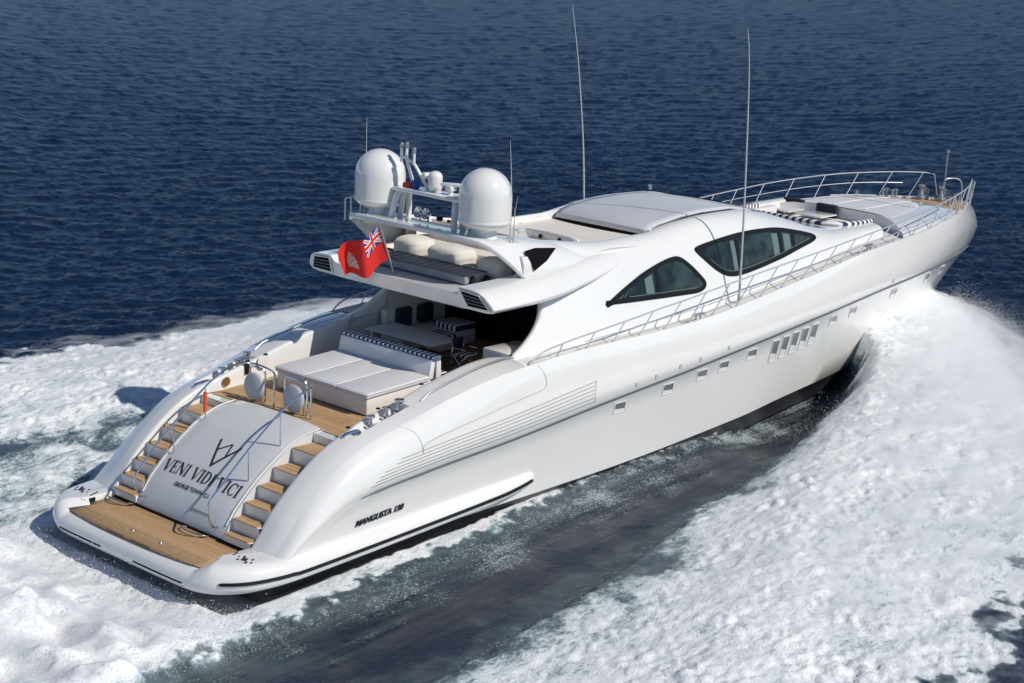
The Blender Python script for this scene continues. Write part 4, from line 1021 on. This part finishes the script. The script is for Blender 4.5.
for (x, y, lab) in ((30.02, 2.0, 'black pillow behind the port foredeck table'), (30.02, .62, 'black pillow behind the table nearer the lounge wall')):
    t = thing('pillow', lab, 'pillow', (x - .1, y, 5.40), group='black pillows in the foredeck lounge')
    g = G(); g.box((0, 0, .27), (.18, .88, .46), bev=.08, seg=3); g.build('pillow_body', DARKCUSH, t)

# ------------------------------------------------------------------ things stowed on the flybridge aft deck
t = thing('stowed_sunlounger', 'long flat grey covered lounger lying across the hardtop deck', 'lounger', (9.75, -.15, 6.07))
g = G(); g.box((0, 0, .14), (.85, 3.5, .22), bev=.05, seg=3); g.build('covered_body', TARP, t)
g = G(); 
for y in np.linspace(-1.55, 1.55, 12): g.box((.02, y, .256), (.75, .04, .012))
g.box((-.40, 0, .27), (.04, 3.4, .03)); g.box((.40, 0, .27), (.04, 3.4, .03)); g.build('slat_frame', mat('dark_grey_frame', (.13, .13, .135), .5), t, smooth=False)
for y, lab in ((1.65, 'black strap end at the port end'), ):
    g = G(); g.tube(smoothpath([(-.3, y, .2), (-.36, y + .1, .32), (.2, y + .12, .34), (.3, y + .05, .22)], 4), .03, 6); g.build('strap', BLACK, t)
for k, (x, y, s, lab) in enumerate(((10.75, 1.45, (.95, 1.05, .60), 'rounded beige covered bundle at the port side under the arch'), (10.7, -.05, (.95, 1.35, .60), 'boxy creased beige covered bundle in the middle under the arch'), (10.6, -1.75, (.85, .85, .55), 'beige covered bundle tucked behind the starboard arch leg'))):
    t = thing('covered_bundle', lab, 'bundle', (x, y, 6.10), group='beige covered bundles under the arch')
    bm = bmesh.new(); bmesh.ops.create_cube(bm, size=1); bmesh.ops.subdivide_edges(bm, edges=list(bm.edges), cuts=14, use_grid_fill=True)
    g = G()
    for v in bm.verts:
        c = v.co * 2; r = (abs(c.x)**3.2 + abs(c.y)**3.2 + abs(c.z)**3.2)**(1/3.2); c = c / r
        w = .025*math.sin(4*c.y + 3*k) * math.cos(3*c.x + k) + .012*math.sin(9*c.z + 6*c.y)
        c *= 1 + w; v.co = Vector((c.x*s[0]/2, c.y*s[1]/2, s[2]/2 + c.z*s[2]/2))
    bm.verts.index_update(); g.add([v.co for v in bm.verts], [[v.index for v in f.verts] for f in bm.faces]); bm.free()
    g.build('cover', COVER, t, angle=180)
    g = G(); g.tube([(-s[0]*.45, 0, .05), (-s[0]*.46, 0, .3), (0, 0, s[2] + .01)], .012, 5); g.build('lashing', mat('brown_lashing', (.22, .14, .07), .8), t)
# loose black fittings at the starboard end
for (x, y) in ((9.55, -1.95), (9.95, -2.05)):
    g = G(); g.lathe([(0, 0), (.09, 0), (.11, .05), (.07, .14), (.05, .2), (0, .22)], (x, y, 6.10), 12); g.build('vent_cap', BLACK, hardtop)

# ------------------------------------------------------------------ ensign on its staff
fl = thing('ensign', 'red ensign with union canton flying from its raked staff on the hardtop edge', 'flag', (8.9, .25, 5.99))
B0 = Vector((0, 0, 0)); T0 = Vector((-.62, 0, 1.45))
g = G(); g.tube([B0, T0], .026, 8); g.lathe([(0, 0), (.04, .02), (.04, .06), (0, .08)], T0, 10); g.lathe([(.07, -.02), (.07, .03), (.03, .08)], B0, 10); g.build('staff', DULLSTEEL, fl)
def flag_pt(u, v):
    """u 0..1 from the hoist to the fly, v 0..1 from foot to head"""
    h0 = B0.lerp(T0, .36); h1 = B0.lerp(T0, .97); hp = h0.lerp(h1, v)
    d = Vector((-1.3, .50, 0)) * u * (1 - .15*u)
    sag = -.78*u + .22*u*u - .10*math.sin(5*u)*(1 - v)
    w = .20*math.sin(2.6*math.pi*u + 1.3*v + .4) * min(1, 2.5*u)
    return hp + d + Vector((.45*w, .9*w, sag + .05*math.sin(9*u + 2*v)))
FLAG = bpy.data.materials.new('ensign_cloth'); FLAG.use_nodes = True
nt = FLAG.node_tree; b = nt.nodes['Principled BSDF']; b.inputs['Roughness'].default_value = .8
va = nt.nodes.new('ShaderNodeVertexColor'); va.layer_name = 'dye'; nt.links.new(va.outputs[0], b.inputs['Base Color'])
NU, NV = 96, 60
g = G(); g.grid([[flag_pt(i/NU, j/NV) for j in range(NV+1)] for i in range(NU+1)])
def dye(u, v):
    red = (.62, .02, .015); white = (.75, .73, .72); blue = (.02, .03, .22)
    if u < .40 and v > .52:
        a = u/.40; c = (v - .52)/.48; x = (a - .5)*2; y = (c - .5)
        if abs(y) < .10 or abs(x) < .10: return red
        if abs(y) < .165 or abs(x) < .165: return white
        dd = min(abs(y - x/2), abs(y + x/2)) / 1.118
        if dd < .035: return red
        if dd < .10: return white
        return blue
    x = (u - .72); y = (v - .42)
    if abs(x) < .10 and -.20 < y < .24 and abs(x) < .10 * (1 - max(0, y)/.3):
        n = math.sin(60*x) * math.sin(47*y + 1)
        return (.55, .42, .12) if n > .35 else ((.10, .22, .30) if n < -.35 else (.62, .58, .52))
    return red
fo = g.build('flag_cloth', FLAG, fl, angle=180)
ca = fo.data.color_attributes.new('dye', 'FLOAT_COLOR', 'CORNER'); cols = []
for p in fo.data.polygons:
    i, j = divmod(p.index, NV); c = dye((i + .5)/NU, (j + .5)/NV); cols += [(*c, 1)] * 4
ca.data.foreach_set('color', np.array(cols, dtype=np.float32).ravel())
# small courtesy flag bundled on the mast frame
cf = thing('courtesy_flag', 'small bundled red and blue courtesy flag on the mast frame', 'flag', (9.95, .82, 8.2))
g = G(); g.box((0, .14, .05), (.16, .28, .14), rz=.3, bev=.05); g.build('red_cloth', RED, cf)
g = G(); g.box((0, -.16, .10), (.16, .26, .22), rz=-.2, bev=.05); g.build('blue_cloth', mat('blue_cloth', (.03, .08, .32), .8), cf)
# ------------------------------------------------------------------ sea, wake and spray
def spectrum_tile(N, L, lo, hi, slope, wind=None, seed=1):
    """periodic random surface: wavelengths lo..hi metres"""
    r = np.random.default_rng(seed)
    k = np.fft.fftfreq(N, L/N); KX, KY = np.meshgrid(k, k, indexing='ij'); K = np.hypot(KX, KY); K[0, 0] = 1e9
    A = K**slope * np.exp(-(K*lo)**2) * np.exp(-(1/(K*hi))**4)
    if wind is not None:
        c = (KX*math.cos(wind) + KY*math.sin(wind)) / K; A = A * (.12 + np.abs(c)**3)
    F = A * (r.normal(size=(N, N)) + 1j*r.normal(size=(N, N))); h = np.real(np.fft.ifft2(F)); return h / h.std()
def sample(T, L, X, Y, rot=0.0):
    N = T.shape[0]; c, s = math.cos(rot), math.sin(rot)
    U = ((X*c + Y*s) / L * N) % N; V = ((-X*s + Y*c) / L * N) % N
    i = U.astype(int) % N; j = V.astype(int) % N; fu = U - np.floor(U); fv = V - np.floor(V); i1 = (i+1) % N; j1 = (j+1) % N
    return T[i, j]*(1-fu)*(1-fv) + T[i1, j]*fu*(1-fv) + T[i, j1]*(1-fu)*fv + T[i1, j1]*fu*fv
def smooth(a, b, x): t = np.clip((x - a) / (b - a), 0, 1); return t*t*(3 - 2*t)

WAVE = spectrum_tile(1024, 120.0, .30, 3.2, -1.7, wind=.75, seed=3)
WAVE2 = spectrum_tile(1024, 83.0, .25, 2.2, -1.6, wind=1.0, seed=5)
FINE = spectrum_tile(1024, 60.0, .10, 1.6, -1.3, seed=11)
LUMP = spectrum_tile(1024, 70.0, .16, 2.2, -1.35, seed=21)
PATCH = spectrum_tile(512, 90.0, 1.0, 14.0, -1.8, seed=31)
PATCH2 = spectrum_tile(512, 64.0, .5, 4.0, -1.6, seed=33)

def axis(lo, core0, core1, hi, d, gl, gh, far):
    a = list(np.arange(core0, core1 + 1e-6, d))
    s = d; x = core1
    while x < hi: s = min(s * gh, 1e9); x += s; a.append(x)
    s = d; x = core0; b = []
    while x > lo: s *= gl; x -= s; b.append(x)
    return np.array(b[::-1] + a)
d0 = .07
ax = axis(-400, -8, 42, 150, d0, 1.12, 1.013, 0); ay = axis(-400, -20, 20, 150, d0, 1.12, 1.013, 0)
def far(a):
    s = a[-1] - a[-2]; x = a[-1]; o = []
    while x < 9000: s *= 1.12; x += s; o.append(x)
    return np.concatenate([a, o])
ax = far(ax); ay = far(ay)
X, Y = np.meshgrid(ax, ay, indexing='ij')

AY = np.abs(Y)
XO = [-80, -20, 0, 8, 10.3, 12.4, 14.2, 19.6, 24, 27.5, 30, 32.5, 34, 35.2, 36.2, 36.8]
YOUT = [27, 23, 20.4, 17.4, 17.4, 16.2, 16.2, 15.1, 12.6, 9.7, 7.8, 5.8, 4.3, 2.8, 1.1, .2]
yo = np.interp(X, XO, YOUT)
yi = np.interp(X, [-60, -12, 0, 4.3, 8.6, 12.8, 18.3, 23.5, 25.6, 27, 29, 31.4, 34, 37], [6.0, 7.5, 8.3, 8.1, 7.4, 6.7, 5.7, 4.5, 3.5, 2.3, 1.5, .6, .1, 0])
hullw = np.interp(X, [-5, 1, 3, 8, 13, 19.4, 22, 26, 29, 32, 35, 37], [3.9, 3.95, 4.0, 3.95, 3.5, 3.3, 2.5, 1.8, 1.3, .8, .3, 0])
P1 = sample(PATCH, 90, X, Y); P2 = sample(PATCH2, 64, X, Y); L1 = sample(LUMP, 70, X, Y); F1 = sample(FINE, 60, X, Y)
ragged = .8*P1 + .55*P2 + .35*L1 + .2*F1
rag_out = ragged * np.interp(X, [-40, 5, 18, 24, 30, 36], [1.3, .50, .38, .35, .40, .12])
u = (AY - yi) / np.maximum(yo - yi, .05)
mout = smooth(.0, 1.0, ((yo + rag_out) - AY) / np.interp(X, [16, 24, 30, 34], [.8, 1.1, 2.0, 2.4]))                           # inside the outer edge
soft = np.interp(X, [-20, 3, 10, 16, 22, 30], [4.4, 4.0, 3.4, 2.5, 1.5, .6])
inner_r = ragged * np.interp(X, [-20, 3, 12, 20, 30], [.7, .6, .45, .3, .15])
minn = smooth(-.5, 1.0, (AY - yi - inner_r) / soft)
thin = np.clip(.92 + .07*P2 + .05*sample(PATCH, 90, X, Y, 1.1), .74, 1)  # thinner, lacier patches in the foam sheet
thin = thin + (1 - thin) * smooth(20, 29, X)
bow_band = mout * minn * thin * (X < 36.9)
# strip of broken water leaving the chine and stern
s0 = np.interp(X, [-30, -6, -1, 4, 10, 15, 19, 20.5], [2.8, 2.0, 1.25, .8, .62, .55, .36, .0])
d_h = AY - hullw
strip = .9 * smooth(-.05, .75, s0 + .10*P2 + .12*F1 + .06*L1 - d_h) * (X < 20.5)
stern = smooth(.8, -2.0, X + .15*ragged) * smooth(0, 1.4, 5.3 + .10*np.maximum(0, -X) + .4*P2 - AY)
port_fill = np.where(Y > 0, smooth(17, 7.0, X) * smooth(0, 2.0, yi + 2.5 - AY) * np.clip(.72 + .07*P2, .5, .85), 0)
mix_tail = smooth(-4, -26, X) * smooth(0, 3, yo - 3 - AY) * .8
foam = np.clip(np.maximum.reduce([bow_band, strip, stern, port_fill, mix_tail]), 0, 1)
# speckled carry-over foam in the trough between strip and wave
trough = np.clip(1 - foam * 1.2, 0, 1) * smooth(1.2, .2, AY - yi) * (AY > hullw) * smooth(30, 28, X) * smooth(-30, -25, X)
speck = np.clip(trough * np.interp(d_h, [0, .8, 2.0, 3.4, 5], [.60, .46, .30, .20, .15]) * smooth(29, 23, X) + .04*P2*trough, 0, 1)
aer = np.clip(np.maximum.reduce([foam, .9*smooth(1.6, .5, d_h / np.maximum(.3 + s0*1.15, .3)) * (X < 19) * smooth(19, 10, X), .55*bow_band, .45*smooth(-.9, .7, AY - yi + .5*P2)*smooth(1.5, .5, AY - yi - 1)*smooth(27, 22, X), .8*smooth(3.0, -.5, X)*smooth(7.5, 5, AY)]), 0, 1) * (X > -120)
calm = smooth(0, .5, np.maximum(foam, trough))

amp = .032
z = amp * (.85*sample(WAVE, 120, X, Y) + .45*sample(WAVE2, 83, X, Y)) * (1 - .75*calm)
hb = np.interp(X, [-40, -5, 4, 12, 20, 26, 29, 31.5, 33.5, 35, 36.3, 37], [.15, .25, .35, .52, .85, 1.20, 1.40, 1.45, 1.25, .9, .3, .0])
rise = np.interp(X, [-10, 8, 16, 24, 30, 36], [.9, .55, .30, .16, .12, .10])
prof = smooth(-.03, rise, u) * (1 - smooth(rise*.8, 1.06, u) * np.interp(X, [0, 20, 30], [.75, .9, 1.0]))
z = z + hb * prof * (AY < yo + 3) * (X < 36.9)
z = z - .28 * smooth(0, .5, trough) * smooth(30, 22, X) * smooth(-14, -2, X) * smooth(.2, 2.2, d_h)
z = z + .12 * strip * smooth(20.5, 17, X) - .55*smooth(3.2, .8, d_h)*smooth(17, 20.5, X)*smooth(28.5, 25, X)*np.clip(1 - foam, 0, 1)
along = .06*np.sin(1.15*(AY*1.3 + X*.25)) + .04*np.sin(2.1*X*.35 + 2.4*AY); z = z + along * smooth(0, .5, trough)
st = smooth(.6, -1.2, X) * smooth(6.2, 4.6, AY)
z = z + st * (-.30*np.exp(-(X/1.4)**2) + .16*P2*smooth(-.5, -2.5, X) + .75*np.exp(-((X + 4.4)/2.2)**2) * (.6 + .4*np.cos(AY*1.1 - .4)) + .30*np.exp(-((AY - 3.6)/1.0)**2)*np.exp(-((X + .6)/2.5)**2))
lump2 = sample(FINE, 60, X, Y, .7)
fstr = foam**1.5 * np.interp(X, [26, 31, 34, 36], [1, .8, .6, .2])
lumpy = np.clip(.85 + .35*P2 + .2*sample(PATCH, 90, X, Y, 2.0), .25, 1.6) * np.interp(X, [-6, 0, 6], [1.0, .9, 1.0])
FB = np.abs(sample(FINE, 60, X*.8, Y, .7)); LB = np.abs(sample(LUMP, 70, X*.8, Y, .2))
z = z + fstr * lumpy * (np.tanh(1.1*(LB - .8))*.036 + np.tanh(1.1*(FB - .8))*.040) * (1 - .6*strip) + speck * (F1 * .02)
z = z + .05*sample(FINE, 60, X, Y, .3) * (1 - calm) * .35
inside = (AY < hullw - .25) & (X > .3) & (X < 36)                     # keep the water below the hull bottom
z = np.where(inside, np.minimum(z, -.35 + .02*np.maximum(0, X - 10)), z)
under = (AY < 3.6) & (X > .2) & (X <= 2.2); z = np.where(under, np.minimum(z, -.1), z)

NX, NY = X.shape
co = np.stack([X, Y, z], -1).reshape(-1, 3)
i = np.arange(NX - 1)[:, None]; j = np.arange(NY - 1)[None, :]; a = i*NY + j
quads = np.stack([a, a + NY, a + NY + 1, a + 1], -1).reshape(-1, 4)
me = bpy.data.meshes.new('sea'); nv, nf = len(co), len(quads)
me.vertices.add(nv); me.vertices.foreach_set('co', co.ravel().astype(np.float32))
me.loops.add(nf*4); me.loops.foreach_set('vertex_index', quads.ravel().astype(np.int32))
me.polygons.add(nf); me.polygons.foreach_set('loop_start', (np.arange(nf)*4).astype(np.int32)); me.polygons.foreach_set('loop_total', np.full(nf, 4, np.int32))
me.polygons.foreach_set('use_smooth', np.ones(nf, bool)); me.update(calc_edges=True)
at = me.color_attributes.new('foam_cover', 'FLOAT_COLOR', 'POINT')
mist = np.clip(np.maximum(bow_band * np.interp(X, [24, 29, 33], [0, .5, .8]), .7*stern), 0, 1)
at.data.foreach_set('color', np.stack([foam, speck, aer, mist], -1).reshape(-1).astype(np.float32))
sea = bpy.data.objects.new('sea', me); COL.objects.link(sea); sea['kind'] = 'structure'
sea['label'] = 'dark blue sea with the white wake of the yacht'

SEA = bpy.data.materials.new('sea_water_and_foam'); SEA.use_nodes = True
nt = SEA.node_tree; N_ = nt.nodes; L = nt.links; out = N_['Material Output']; wb_ = N_['Principled BSDF']
def node(t, **k):
    n = N_.new(t)
    for a_, v in k.items(): setattr(n, a_, v)
    return n
def math_(op, a_, b_=None, c_=None):
    n = node('ShaderNodeMath', operation=op)
    for q, v in zip(n.inputs, (a_, b_, c_)):
        if v is None: continue
        if isinstance(v, (int, float)): q.default_value = v
        else: L.new(v, q)
    return n.outputs[0]
def ramp(x, a_, b_, lo=0., hi=1.):
    n = node('ShaderNodeMapRange', interpolation_type='SMOOTHSTEP'); L.new(x, n.inputs['Value'])
    n.inputs['From Min'].default_value = a_; n.inputs['From Max'].default_value = b_; n.inputs['To Min'].default_value = lo; n.inputs['To Max'].default_value = hi; return n.outputs[0]
tc = node('ShaderNodeTexCoord')
def noise(scale, detail=4, rough=.55, stretch=None, rot=0, dist=0):
    n = node('ShaderNodeTexNoise'); n.inputs['Scale'].default_value = scale; n.inputs['Detail'].default_value = detail; n.inputs['Roughness'].default_value = rough; n.inputs['Distortion'].default_value = dist
    if stretch:
        vr = node('ShaderNodeVectorRotate', rotation_type='Z_AXIS'); vr.inputs['Angle'].default_value = -rot; L.new(tc.outputs['Object'], vr.inputs['Vector']); mp = node('ShaderNodeMapping'); mp.inputs['Scale'].default_value = stretch; L.new(vr.outputs[0], mp.inputs[0]); L.new(mp.outputs[0], n.inputs['Vector'])
    else: L.new(tc.outputs['Object'], n.inputs['Vector'])
    return n.outputs['Fac']
vc = node('ShaderNodeVertexColor', layer_name='foam_cover'); sp = node('ShaderNodeSeparateColor'); L.new(vc.outputs['Color'], sp.inputs[0])
F, S_, A_ = sp.outputs[0], sp.outputs[1], sp.outputs[2]; MI = vc.outputs['Alpha']
# water body: navy, turning milky green-blue where full of air
mixw = node('ShaderNodeMix', data_type='RGBA'); L.new(ramp(A_, 0.1, 1, 0, .7), mixw.inputs['Factor'])
mixw.inputs['A'].default_value = (.0048, .0155, .043, 1); mixw.inputs['B'].default_value = (.24, .335, .35, 1)
trn = node('ShaderNodeMix', data_type='RGBA'); L.new(ramp(S_, 0.0, .4, 0, .8), trn.inputs['Factor']); L.new(mixw.outputs['Result'], trn.inputs['A']); stk = node('ShaderNodeMix', data_type='RGBA'); L.new(ramp(noise(1.5, 5, .65, (.10, 1.3, 1), .04, .3), .38, .62), stk.inputs['Factor']); stk.inputs['A'].default_value = (.012, .018, .026, 1); stk.inputs['B'].default_value = (.058, .063, .068, 1); L.new(stk.outputs['Result'], trn.inputs['B'])
L.new(trn.outputs['Result'], wb_.inputs['Base Color'])
wb_.inputs['Roughness'].default_value = .28; wb_.inputs['IOR'].default_value = 1.33; wb_.inputs['Specular IOR Level'].default_value = .3
b1 = noise(3.6, 6, .62, (1.0, .66, 1), .75, .3); b2 = noise(11, 4, .6, (1.0, .66, 1), .75); b3 = noise(1.4, 4, .6, (1.0, .55, 1), .75)
bs = math_('ADD', math_('MULTIPLY', b1, .60), math_('ADD', math_('MULTIPLY', b2, .16), math_('MULTIPLY', b3, .35)))
bw = node('ShaderNodeBump'); L.new(math_('MULTIPLY', ramp(noise(.035, 3, .5, (1, .5, 1), .75), .35, .65, .6, 1.0), ramp(S_, 0, .3, 1, .4)), bw.inputs['Strength']); bw.inputs['Distance'].default_value = .17; L.new(bs, bw.inputs['Height']); L.new(bw.outputs[0], wb_.inputs['Normal'])
# foam
fb = node('ShaderNodeBsdfPrincipled'); fb.inputs['Roughness'].default_value = .9; fb.inputs['Specular IOR Level'].default_value = .15
f1 = noise(1.6, 9, .68, (.6, 1.1, 1), .12, .6); f2 = noise(6.5, 7, .68, (.65, 1.1, 1), .12, .8); f3 = noise(17, 4, .6)
fn = math_('ADD', math_('MULTIPLY', f1, .40), math_('ADD', math_('MULTIPLY', f2, .42), math_('MULTIPLY', f3, .18)))
col = node('ShaderNodeMix', data_type='RGBA'); L.new(ramp(fn, .36, .53), col.inputs['Factor']); col.inputs['A'].default_value = (.42, .50, .54, 1); col.inputs['B'].default_value = (.86, .86, .86, 1)  # blue-grey at the noise lows paints shade into the foam's pits
pale = node('ShaderNodeMix', data_type='RGBA'); L.new(ramp(F, .45, .97, .75, 0), pale.inputs['Factor']); L.new(col.outputs['Result'], pale.inputs['A']); pale.inputs['B'].default_value = (.50, .63, .65, 1)
pch = node('ShaderNodeMix', data_type='RGBA'); L.new(ramp(noise(.42, 5, .62, (.55, 1.1, 1), .12, .8), .45, .72, 0, .40), pch.inputs['Factor']); L.new(pale.outputs['Result'], pch.inputs['A']); pch.inputs['B'].default_value = (.47, .53, .56, 1)
L.new(pch.outputs['Result'], fb.inputs['Base Color'])
bf = node('ShaderNodeBump'); bf.inputs['Distance'].default_value = .14; L.new(ramp(MI, 0, 1, .7, .35), bf.inputs['Strength']); L.new(fn, bf.inputs['Height']); L.new(bf.outputs[0], fb.inputs['Normal'])
thr = math_('SUBTRACT', 1.0, F)                            # coverage to threshold
lace = math_('SUBTRACT', math_('MULTIPLY_ADD', F, 1.25, -.30), math_('MULTIPLY', math_('SUBTRACT', .62, fn), 2.4))
fac1 = ramp(lace, 0, .42)
sn = noise(19, 4, .7, (.7, 1.2, 1), .05); sn2 = noise(1.6, 5, .6, (.14, 1.3, 1), .03)
sfac = ramp(math_('ADD', math_('MULTIPLY_ADD', S_, .75, -.80), math_('MULTIPLY_ADD', sn, .75, math_('MULTIPLY', sn2, .45))), .10, .34, 0, .62)
fac = math_('MAXIMUM', fac1, sfac)
ms = node('ShaderNodeMixShader'); L.new(fac, ms.inputs[0]); L.new(wb_.outputs[0], ms.inputs[1]); L.new(fb.outputs[0], ms.inputs[2]); L.new(ms.outputs[0], out.inputs['Surface'])
me.materials.append(SEA)

# ------------------------------------------------------------------ flying spray: droplets thrown off the bow wave, wake crest and stern
def z_at(x, y):
    ii = np.clip(np.searchsorted(ax, x) - 1, 0, NX - 2); jj = np.clip(np.searchsorted(ay, y) - 1, 0, NY - 2)
    return z[ii, jj]
P = []; Rr = []
def emit(x, y, hmean, rmin, rmax, hmin=0.0):
    h = rng.exponential(1, len(x)) * hmean + hmin
    P.append(np.stack([x, y, z_at(x, y) + h], -1)); Rr.append(rmin + (rmax - rmin) * rng.random(len(x))**3)
def outer(x): return np.interp(x, XO, YOUT)
n = 130000; x = 23 + 13.4*rng.random(n)**.75; s = np.where(rng.random(n) < .72, -1, 1); o = outer(x)
y = s * (o - np.abs(rng.normal(0, .9, n)) + .2 + rng.exponential(.5, n)); emit(x, y, .20, .003, .011)
n = 60000; x = 20 + 16*rng.random(n); s = np.where(rng.random(n) < .75, -1, 1); o = outer(x); y = s * (o * rng.random(n)**.5); emit(x, y, .12, .003, .010)
n = 2500; x = 2 + 26*rng.random(n); s = np.where(rng.random(n) < .6, -1, 1); y = s * (np.interp(x, [0, 4.3, 8.6, 12.8, 18.3, 23.5, 26.5], [8.3, 8.1, 7.4, 6.7, 5.7, 4.5, 3.35]) + rng.normal(.9, .5, n)); emit(x, y, .06, .003, .010)
n = 40000; x = -6 + 7*rng.random(n); y = rng.uniform(-5.2, 5.2, n); emit(x, y, .15, .003, .012)
n = 4000; x = -2 + 22*rng.random(n); s = np.where(rng.random(n) < .7, -1, 1); y = s * (np.interp(x, [-5, 1, 3, 8, 13, 19.4], [3.9, 3.95, 4.0, 3.95, 3.5, 3.3]) + .2 + rng.exponential(.15, n)); emit(x, y, .05, .003, .009)
n = 3000; x = 6 + 16*rng.random(n); y = outer(x) + rng.normal(-.4, .6, n); emit(x, y, .08, .003, .010)
P = np.concatenate(P); Rr = np.concatenate(Rr)
keep = ~((np.abs(P[:, 1]) < np.interp(P[:, 0], [1, 5, 13, 19, 26, 32, 36.5, 37], [4.05, 4.05, 3.9, 3.9, 3.6, 2.6, 1.2, 0])) & (P[:, 0] > 0) & (P[:, 2] > .2)); P = P[keep]; Rr = Rr[keep]
tv = np.array([(1, 1, 1), (1, -1, -1), (-1, 1, -1), (-1, -1, 1)], float) / math.sqrt(3); tf = np.array([(0, 1, 2), (0, 2, 3), (0, 3, 1), (1, 3, 2)])
n = len(P); ang = rng.random(n)*6.28; c, s = np.cos(ang), np.sin(ang)
V = tv[None] * Rr[:, None, None] * 1.5; V = np.stack([V[..., 0]*c[:, None] - V[..., 1]*s[:, None], V[..., 0]*s[:, None] + V[..., 1]*c[:, None], V[..., 2]], -1) + P[:, None]
Fs = (tf[None] + 4*np.arange(n)[:, None, None]).reshape(-1, 3)
me = bpy.data.meshes.new('spray'); me.vertices.add(4*n); me.vertices.foreach_set('co', V.reshape(-1).astype(np.float32))
me.loops.add(len(Fs)*3); me.loops.foreach_set('vertex_index', Fs.ravel().astype(np.int32)); me.polygons.add(len(Fs))
me.polygons.foreach_set('loop_start', (np.arange(len(Fs))*3).astype(np.int32)); me.polygons.foreach_set('loop_total', np.full(len(Fs), 3, np.int32)); me.polygons.foreach_set('use_smooth', np.ones(len(Fs), bool)); me.update(calc_edges=True)
DROP = mat('white_water_droplets', (.86, .87, .88), .5); db = DROP.node_tree.nodes['Principled BSDF']
me.materials.append(DROP)
spray = bpy.data.objects.new('spray', me); COL.objects.link(spray); spray['kind'] = 'stuff'; spray['label'] = 'white flying spray thrown up by the bow and stern'

# soft mist hanging over the bow wave: a thin body of air full of fine droplets, tapering out at its edges
MIST = bpy.data.materials.new('spray_mist_air'); MIST.use_nodes = True
nt = MIST.node_tree; nt.nodes.remove(nt.nodes['Principled BSDF']); pv = nt.nodes.new('ShaderNodeVolumePrincipled')
pv.inputs['Color'].default_value = (.97, .97, .97, 1); pass; pv.inputs['Anisotropy'].default_value = .2
vt = nt.nodes.new('ShaderNodeTexCoord'); vm = nt.nodes.new('ShaderNodeMapping'); vm.inputs['Scale'].default_value = (.55, 1.2, 1.4); vn = nt.nodes.new('ShaderNodeTexNoise'); vn.inputs['Scale'].default_value = 1.5; vn.inputs['Detail'].default_value = 5; vn.inputs['Roughness'].default_value = .65
nt.links.new(vt.outputs['Object'], vm.inputs[0]); nt.links.new(vm.outputs[0], vn.inputs['Vector']); vr = nt.nodes.new('ShaderNodeMapRange'); vr.inputs['From Min'].default_value = .40; vr.inputs['From Max'].default_value = .66; vr.inputs['To Min'].default_value = .10; vr.inputs['To Max'].default_value = 3.2
nt.links.new(vn.outputs['Fac'], vr.inputs['Value']); nt.links.new(vr.outputs[0], pv.inputs['Density']); nt.links.new(pv.outputs[0], nt.nodes['Material Output'].inputs['Volume'])
for sgn in (-1, 1):
    top = []; bot = []; n1, n2 = 84, 26
    for a in np.linspace(0, 1, n1):
        x = 8.0 + 29.1*a; y1 = float(np.interp(x, XO, YOUT)) + .8 + .45*math.sin(2.9*x + sgn) * math.sin(1.3*x); y0 = max(.25, float(np.interp(x, [8, 20, 26, 31, 35, 37], [8.4, 6.0, 4.1, 2.0, .6, .2])))
        rt, rb = [], []
        for b_ in np.linspace(0, 1, n2):
            y = sgn * (y0 + (y1 - y0)*b_); zz = float(z_at(np.array([x]), np.array([y]))[0])
            bk = min(1, max(0, (x - 17) / 12)); env = math.sin(math.pi*a)**.6 * math.sin(math.pi*b_**1.5)**.8
            w = .5 + .5*math.sin(1.7*x + 2.1*y) * math.sin(2.3*y - .6*x)
            rt.append((x - .15*env, y, zz + .02 + (.13 + .10*w + bk*(.62 + .14*w)) * env)); rb.append((x, y, zz - .25*min(1, 6*env) - .02))
        top.append(rt); bot.append(rb)
    g = G(); g.grid(top, flip=True); g.grid(bot)
    ring_t = top[0] + [r[-1] for r in top[1:]] + top[-1][-2::-1] + [r[0] for r in top[-2:0:-1]]
    ring_b = bot[0] + [r[-1] for r in bot[1:]] + bot[-1][-2::-1] + [r[0] for r in bot[-2:0:-1]]
    g.grid([ring_t, ring_b], closed=True)
    mo = g.build('spray_mist', MIST, angle=180, weld=1e-4, recalc=True)
    mo['kind'] = 'stuff'; mo['label'] = 'pale mist of fine droplets hanging over the bow wave'

# low wash thrown up behind the transom
top = []; bot = []
for a in np.linspace(0, 1, 26):
    x = -8.5 + 8.0*a; rt, rb = [], []
    for b_ in np.linspace(0, 1, 26):
        y = -5.4 + 10.8*b_; zz = float(z_at(np.array([x]), np.array([y]))[0]); env = math.sin(math.pi*a**.8)**.8 * math.sin(math.pi*b_)**.6
        rt.append((x, y, zz + .02 + (.22 + .10*math.sin(1.9*x + 2.7*y)*math.sin(3.1*y - x)) * env)); rb.append((x, y, zz - .25*min(1, 6*env) - .02))
    top.append(rt); bot.append(rb)
g = G(); g.grid(top, flip=True); g.grid(bot)
ring_t = top[0] + [r[-1] for r in top[1:]] + top[-1][-2::-1] + [r[0] for r in top[-2:0:-1]]
ring_b = bot[0] + [r[-1] for r in bot[1:]] + bot[-1][-2::-1] + [r[0] for r in bot[-2:0:-1]]
g.grid([ring_t, ring_b], closed=True)
mo = g.build('spray_mist', MIST, angle=180, weld=1e-4, recalc=True); mo['kind'] = 'stuff'; mo['label'] = 'pale mist over the churned water behind the stern'
